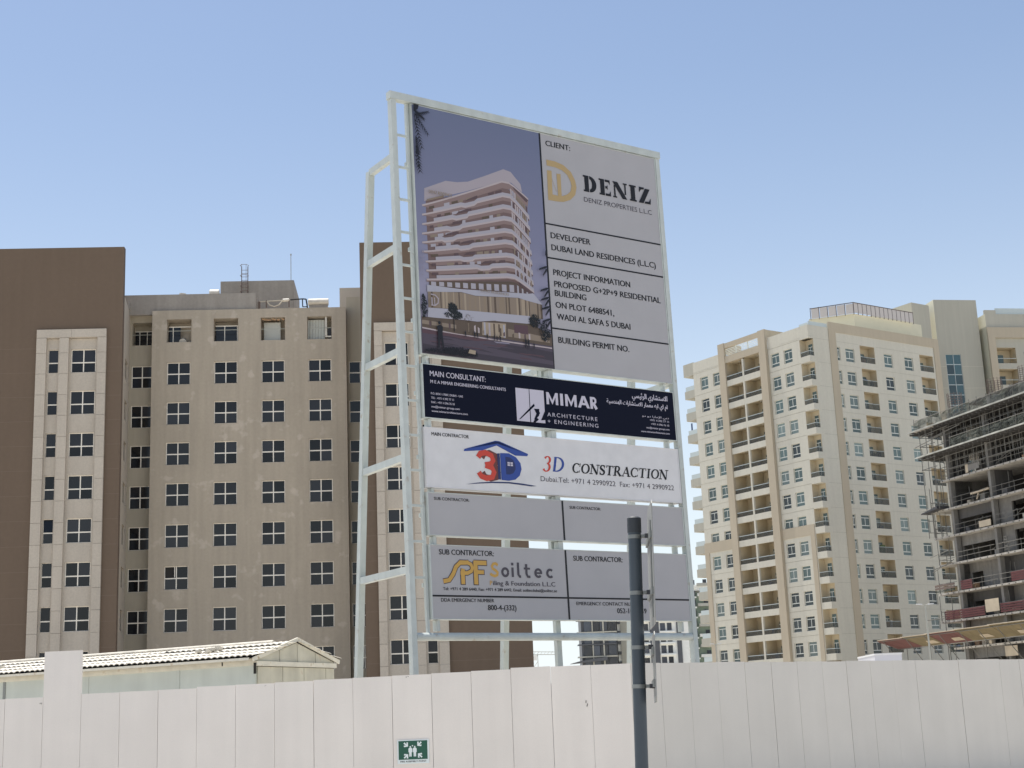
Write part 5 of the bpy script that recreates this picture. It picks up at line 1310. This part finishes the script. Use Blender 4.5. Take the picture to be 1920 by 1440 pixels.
for i in (0, 1):      # dense formwork grid lines on the outer face
    zt_, zb_ = SL_[i] - .22, SL_[i + 1]; ls = []
    for f_ in (.35, .6, .85): ls.append(((-.5, 10.8, zb_ + (zt_ - zb_) * f_), (-.5, -15, zb_ + (zt_ - zb_) * f_)))
    v = 10.6
    while v > -15: ls.append(((-.5, v, zb_ + .9), (-.5, v, zt_))); v -= rk.uniform(1.0, 1.7)
    tubes(ls, .035, 'scaffold_grid')
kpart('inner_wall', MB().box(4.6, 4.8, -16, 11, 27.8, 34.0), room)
# ladder frame on a lower floor
tubes([((-.05, 1.7, 18.1), (-.05, 1.6, 19.8)), ((-.05, 1.1, 18.1), (-.05, 1.2, 19.8))] + [((-.05, 1.7, 18.4 + j * .35), (-.05, 1.1, 18.4 + j * .35)) for j in range(5)], .05, 'ladder_frame')
# sloping catch canopy: alternate red and ochre boards with tube supports
cv = [(25.4, 19.9, fanred), (20.2, 14.6, fanyel), (15.0, 9.0, fanred), (9.6, 2.4, fanyel), (2.8, -4.5, fanyel), (-4.2, -12, fanred)]
for j, (a, b, m) in enumerate(cv):
    zo = 9.95 + .06 * j; n = 6
    for q in range(n):
        t0, t1 = q / n, (q + 1) / n
        va, vb = a + (b - a) * t0, a + (b - a) * t1 + .02
        kpart('canopy_board', MB().hexa([(-2.6, va, zo + rk.uniform(-.04, .04)), (-2.6, vb, zo), (-.3, vb - .8 * (j == 0), 8.95), (-.3, va - .8 * (j == 0), 8.95), (-2.6, va, zo + .06), (-2.6, vb, zo + .06), (-.3, vb - .8 * (j == 0), 9.01), (-.3, va - .8 * (j == 0), 9.01)]), m)
    kpart('canopy_lip', MB().hexa([(-2.7, a, zo + .07), (-2.7, b, zo + .07), (-2.5, b, zo + .07), (-2.5, a, zo + .07), (-2.7, a, zo + .15), (-2.7, b, zo + .15), (-2.5, b, zo + .15), (-2.5, a, zo + .15)]), ply)
    kpart('canopy_patch', MB().hexa([(-1.4, a - 3.4, 9.46), (-1.4, a - 5.0, 9.46), (-.7, a - 5.2, 9.16), (-.7, a - 3.0, 9.16), (-1.4, a - 3.4, 9.43), (-1.4, a - 5.0, 9.43), (-.7, a - 5.2, 9.13), (-.7, a - 3.0, 9.13)]), ply)
ls = []
for v in (24, 19, 15, 12, 8, 4.5, 1, -3, -8): ls += [((-.2, v - 1.2, 5.8), (-2.5, v + .3, 9.9)), ((-.2, v - 1.2, 5.0), (-.2, v - 1.2, 9.2))]
ls += [((-.2, 24, 8.9), (-.2, -12, 8.9)), ((-2.5, 25, 9.9), (-2.5, -12, 10.1)), ((-.3, 17.9, 5), (-.3, 17.9, 12.6)), ((-.3, 14.0, 5), (-.3, 14.0, 12.6)), ((-.3, 17.9, 11.9), (-.3, 14, 11.9))]
tubes(ls, .05, 'canopy_support')
kpart('white_hatch', MB().box(-.3, -.25, 1.2, 3.4, 6.9, 8.0), ply)

# ------------------------------------------------------------------ distant towers
def far_tower(name, lab, cat, px0, px1, Y, ztop, az=0):
    a = at(px0, 1230, Y); b = at(px1, 1230, Y)
    t = thing(name, lab, cat, (a.x, Y, 0), R(az)); return t, (b.x - a.x) / math.cos(R(az))
def proj_h(px, py, Y): return at(px, py, Y).z
t, w = far_tower('glass_tower', 'dark unfinished glass tower with a ragged left edge, far behind the billboard', 'building', 1092, 1159, 420, 0)
part('core', MB().box(0, w, 1, 20, 0, 44), fardk, t)
fq = MB(); 
for k_ in range(11): part('floor_slab', MB().hexa([(-1.6 + .5 * (k_ % 3), 0, 6 + k_ * 3.4), (w, 0, 6 + k_ * 3.4), (w, 2, 6 + k_ * 3.4), (-1.4, 2, 6 + k_ * 3.4), (-1.2, 0, 6.35 + k_ * 3.4), (w, 0, 6.35 + k_ * 3.4), (w, 2, 6.35 + k_ * 3.4), (-1.0, 2, 6.35 + k_ * 3.4)]), fardk if k_ % 2 else farg, t)
for k_ in range(11):
    for j in range(4): part('pane', MB().box(.8 + j * (w - 1) / 4, .6 + (j + 1) * (w - 1) / 4, .55, .6, 6.45 + k_ * 3.4, 9.3 + k_ * 3.4), farglass, t)
part('mast', MB().box(w - 4.0, w - 3.6, .2, .5, 5, 44).box(3.0, 3.3, .2, .5, 5, 44), farg, t)
part('canopy', MB().hexa([(-3.5, -1, 18.0), (7, -1, 18.6), (7, 3, 18.6), (-3.5, 3, 18.0), (-1, -1, 18.6), (7, -1, 19.6), (7, 3, 19.6), (-1, 3, 18.6)]), fardk, t)
t, w = far_tower('white_tower', 'slim white and grey tower beside the far dark glass tower', 'building', 1160, 1206, 430, 0)
part('wall', MB().box(0, w, 0, 15, 0, 45), farw, t); part('grey_pier', MB().box(w * .12, w * .52, -.3, 0, 0, 45), farg, t)
lg = MB()
for k_ in range(14): lg.box(.05, .9, -.6, -.01, 6 + k_ * 2.9, 6.9 + k_ * 2.9)
part('balcony_stack', lg, fardk, t)
t, w = far_tower('white_tower', 'far white tower with a dark central strip seen under the right end of the billboard', 'building', 1207, 1294, 400, 0)
part('wall', MB().box(0, w, 0, 16, 0, 44), farw, t)
part('dark_strip', MB().box(w * .16, w * .36, -.25, 0, 0, 44), fardk, t); part('dark_strip', MB().box(w * .74, w * .84, -.25, 0, 0, 44), fardk, t)
for k_ in range(13):
    part('balcony_slab', MB().box(w * .37, w * .70, -1.2, -.01, 6.5 + k_ * 3.0, 6.9 + k_ * 3.0), farw, t)
    part('window', MB().box(w * .02, w * .13, -.1, -.01, 7.2 + k_ * 3, 9.0 + k_ * 3), farglass, t); part('balcony_slab', MB().box(-1.2, w * .16, -1.4, -.01, 6.5 + k_ * 3.0, 6.8 + k_ * 3.0), farw, t); part('window', MB().box(w * .39, w * .50, -.1, -.01, 7.1 + k_ * 3, 9.1 + k_ * 3), farglass, t); part('window', MB().box(w * .54, w * .64, -.1, -.01, 7.1 + k_ * 3, 9.1 + k_ * 3), farglass, t)
t, w = far_tower('balcony_tower', 'far green-glazed tower with white balcony slabs between billboard and ivory block', 'building', 1299, 1352, 420, 0)
part('wall', MB().box(0, w, 1, 16, 0, 38.6), farg, t)
part('glazing', MB().box(.3, w - .3, .6, .95, 0, 36.6), fargreen, t); part('penthouse', MB().box(-.6, w, -.2, 8, 37.1, 38.7), farw, t)
for k_ in range(12):
    z = 6.5 + k_ * 2.85; part('balcony_slab', MB().box(-1.3, 2.0, -1.2, .95, z, z + .35), farw, t); part('balcony_slab', MB().box(2.4, w - .4, -.8, .59, z + .5, z + 1.3), farg if k_ % 2 else farw, t)
    part('window', MB().box(.2, 1.9, .3, .59, z + .6, z + 2.3), farglass, t); part('window', MB().box(4.2, 5.3, .3, .59, z + 1.4, z + 2.4), farglass, t)
wt = thing('water_tank', 'dark tank on the roof of the far green-glazed tower', 'tank', (t.location.x + .7, 420, 38.7))
part('tank_body', MB().tube((0, 1, .1), (0, 1, 2.3), 1.0, 14).tube((0, 1, 2.3), (0, 1, 2.6), 1.0, 14, .5), fardk, wt); part('stand', MB().box(-1.1, 1.1, 0, 2, 0, .1), farw, wt)
# crane far off
ct = thing('tower_crane', 'tiny tower crane in the distance right of the brown tower foot', 'crane', (at(1004, 1240, 300).x, 300, 0))
mb = MB()
for dx in (-.5, .5):
    for dy in (-.5, .5): mb.bar((dx, dy, 0), (dx, dy, 15.4), .12)
for k_ in range(12): mb.bar((-.5, -.5, k_ * 1.28), (.5, -.5, k_ * 1.28 + 1.28), .08)
part('mast', mb, farg, ct)
mb = MB(); mb.bar((-1.2, 0, 15.5), (4.6, 0, 15.3), .12).bar((-1.2, 0, 16.1), (4.6, 0, 15.8), .1)
for k_ in range(8): mb.bar((-1 + k_ * .7, 0, 15.5), (-.65 + k_ * .7, 0, 16.0), .07)
part('jib', mb, farg, ct); part('cab', MB().box(-.6, .3, -.7, -.1, 14.3, 15.3), farw, ct)
# faraway low tree line seen through the gap
# ------------------------------------------------------------------ street lamps and a truck roof
def street_lamp(x, y, h, s, lab, rz=0):
    t = thing('street_lamp', lab, 'street lamp', (x, y, 0), rz, 'double-headed street lamps')
    part('pole', MB().tube((0, 0, 0), (0, 0, h), .075 * s, 10, .05 * s), lampm, t)
    part('bracket', MB().path([(-.32 * s, 0, h + .02), (0, 0, h - .02), (.32 * s, 0, h + .06)], .025 * s), lampm, t)
    for sg_ in (-1, 1):
        part('lamp_head', MB().hexa([(sg_ * .18 * s, -.07 * s, h), (sg_ * .56 * s, -.07 * s, h + .05 * s), (sg_ * .56 * s, .07 * s, h + .05 * s), (sg_ * .18 * s, .07 * s, h), (sg_ * .2 * s, -.06 * s, h + .09 * s), (sg_ * .54 * s, -.06 * s, h + .10 * s), (sg_ * .54 * s, .06 * s, h + .10 * s), (sg_ * .2 * s, .06 * s, h + .09 * s)]), mat('lamp_head', (.6, .6, .58), .4), t)
street_lamp(20.44, 75, 6.75, .8, 'slim double-headed street lamp in front of the ivory block, left of the construction site')
street_lamp(at(1342, 1207, 100).x, 100, 6.42, .7, 'smaller double-headed street lamp just right of the billboard post')
a = at(1640, 1227, 90)
tr = thing('box_truck', 'white box truck whose roof just shows over the hoarding below the ivory block', 'truck', (a.x, 90, 0), 0)
part('cargo_box', MB().box(0, 1.62, 0, 4.6, 1.0, 4.9), mat('truck_white', (.62, .62, .66), .5), tr)
part('roof_edge', MB().box(-.02, 1.64, -.03, 4.63, 4.9, 5.0), mat('truck_edge', (.75, .75, .75), .4), tr)
part('cab', MB().hexa([(.05, 4.7, .6), (1.57, 4.7, .6), (1.57, 6.3, .6), (.05, 6.3, .6), (.1, 4.7, 2.6), (1.52, 4.7, 2.6), (1.52, 5.7, 2.6), (.1, 5.7, 2.6)]), MATS['truck_white'], tr)
for x in (.15, 1.45):
    for y in (1.0, 3.8, 5.6): part('wheel', MB().tube((x - .12, y, .45), (x + .12, y, .45), .45, 16), darkm, tr)
part('chassis', MB().box(.3, 1.3, .2, 6.2, .5, 1.0), darkm, tr)
print('tris', sum(len(o.data.polygons) for o in scene.objects if o.type == 'MESH'), 'objects', len(scene.objects))
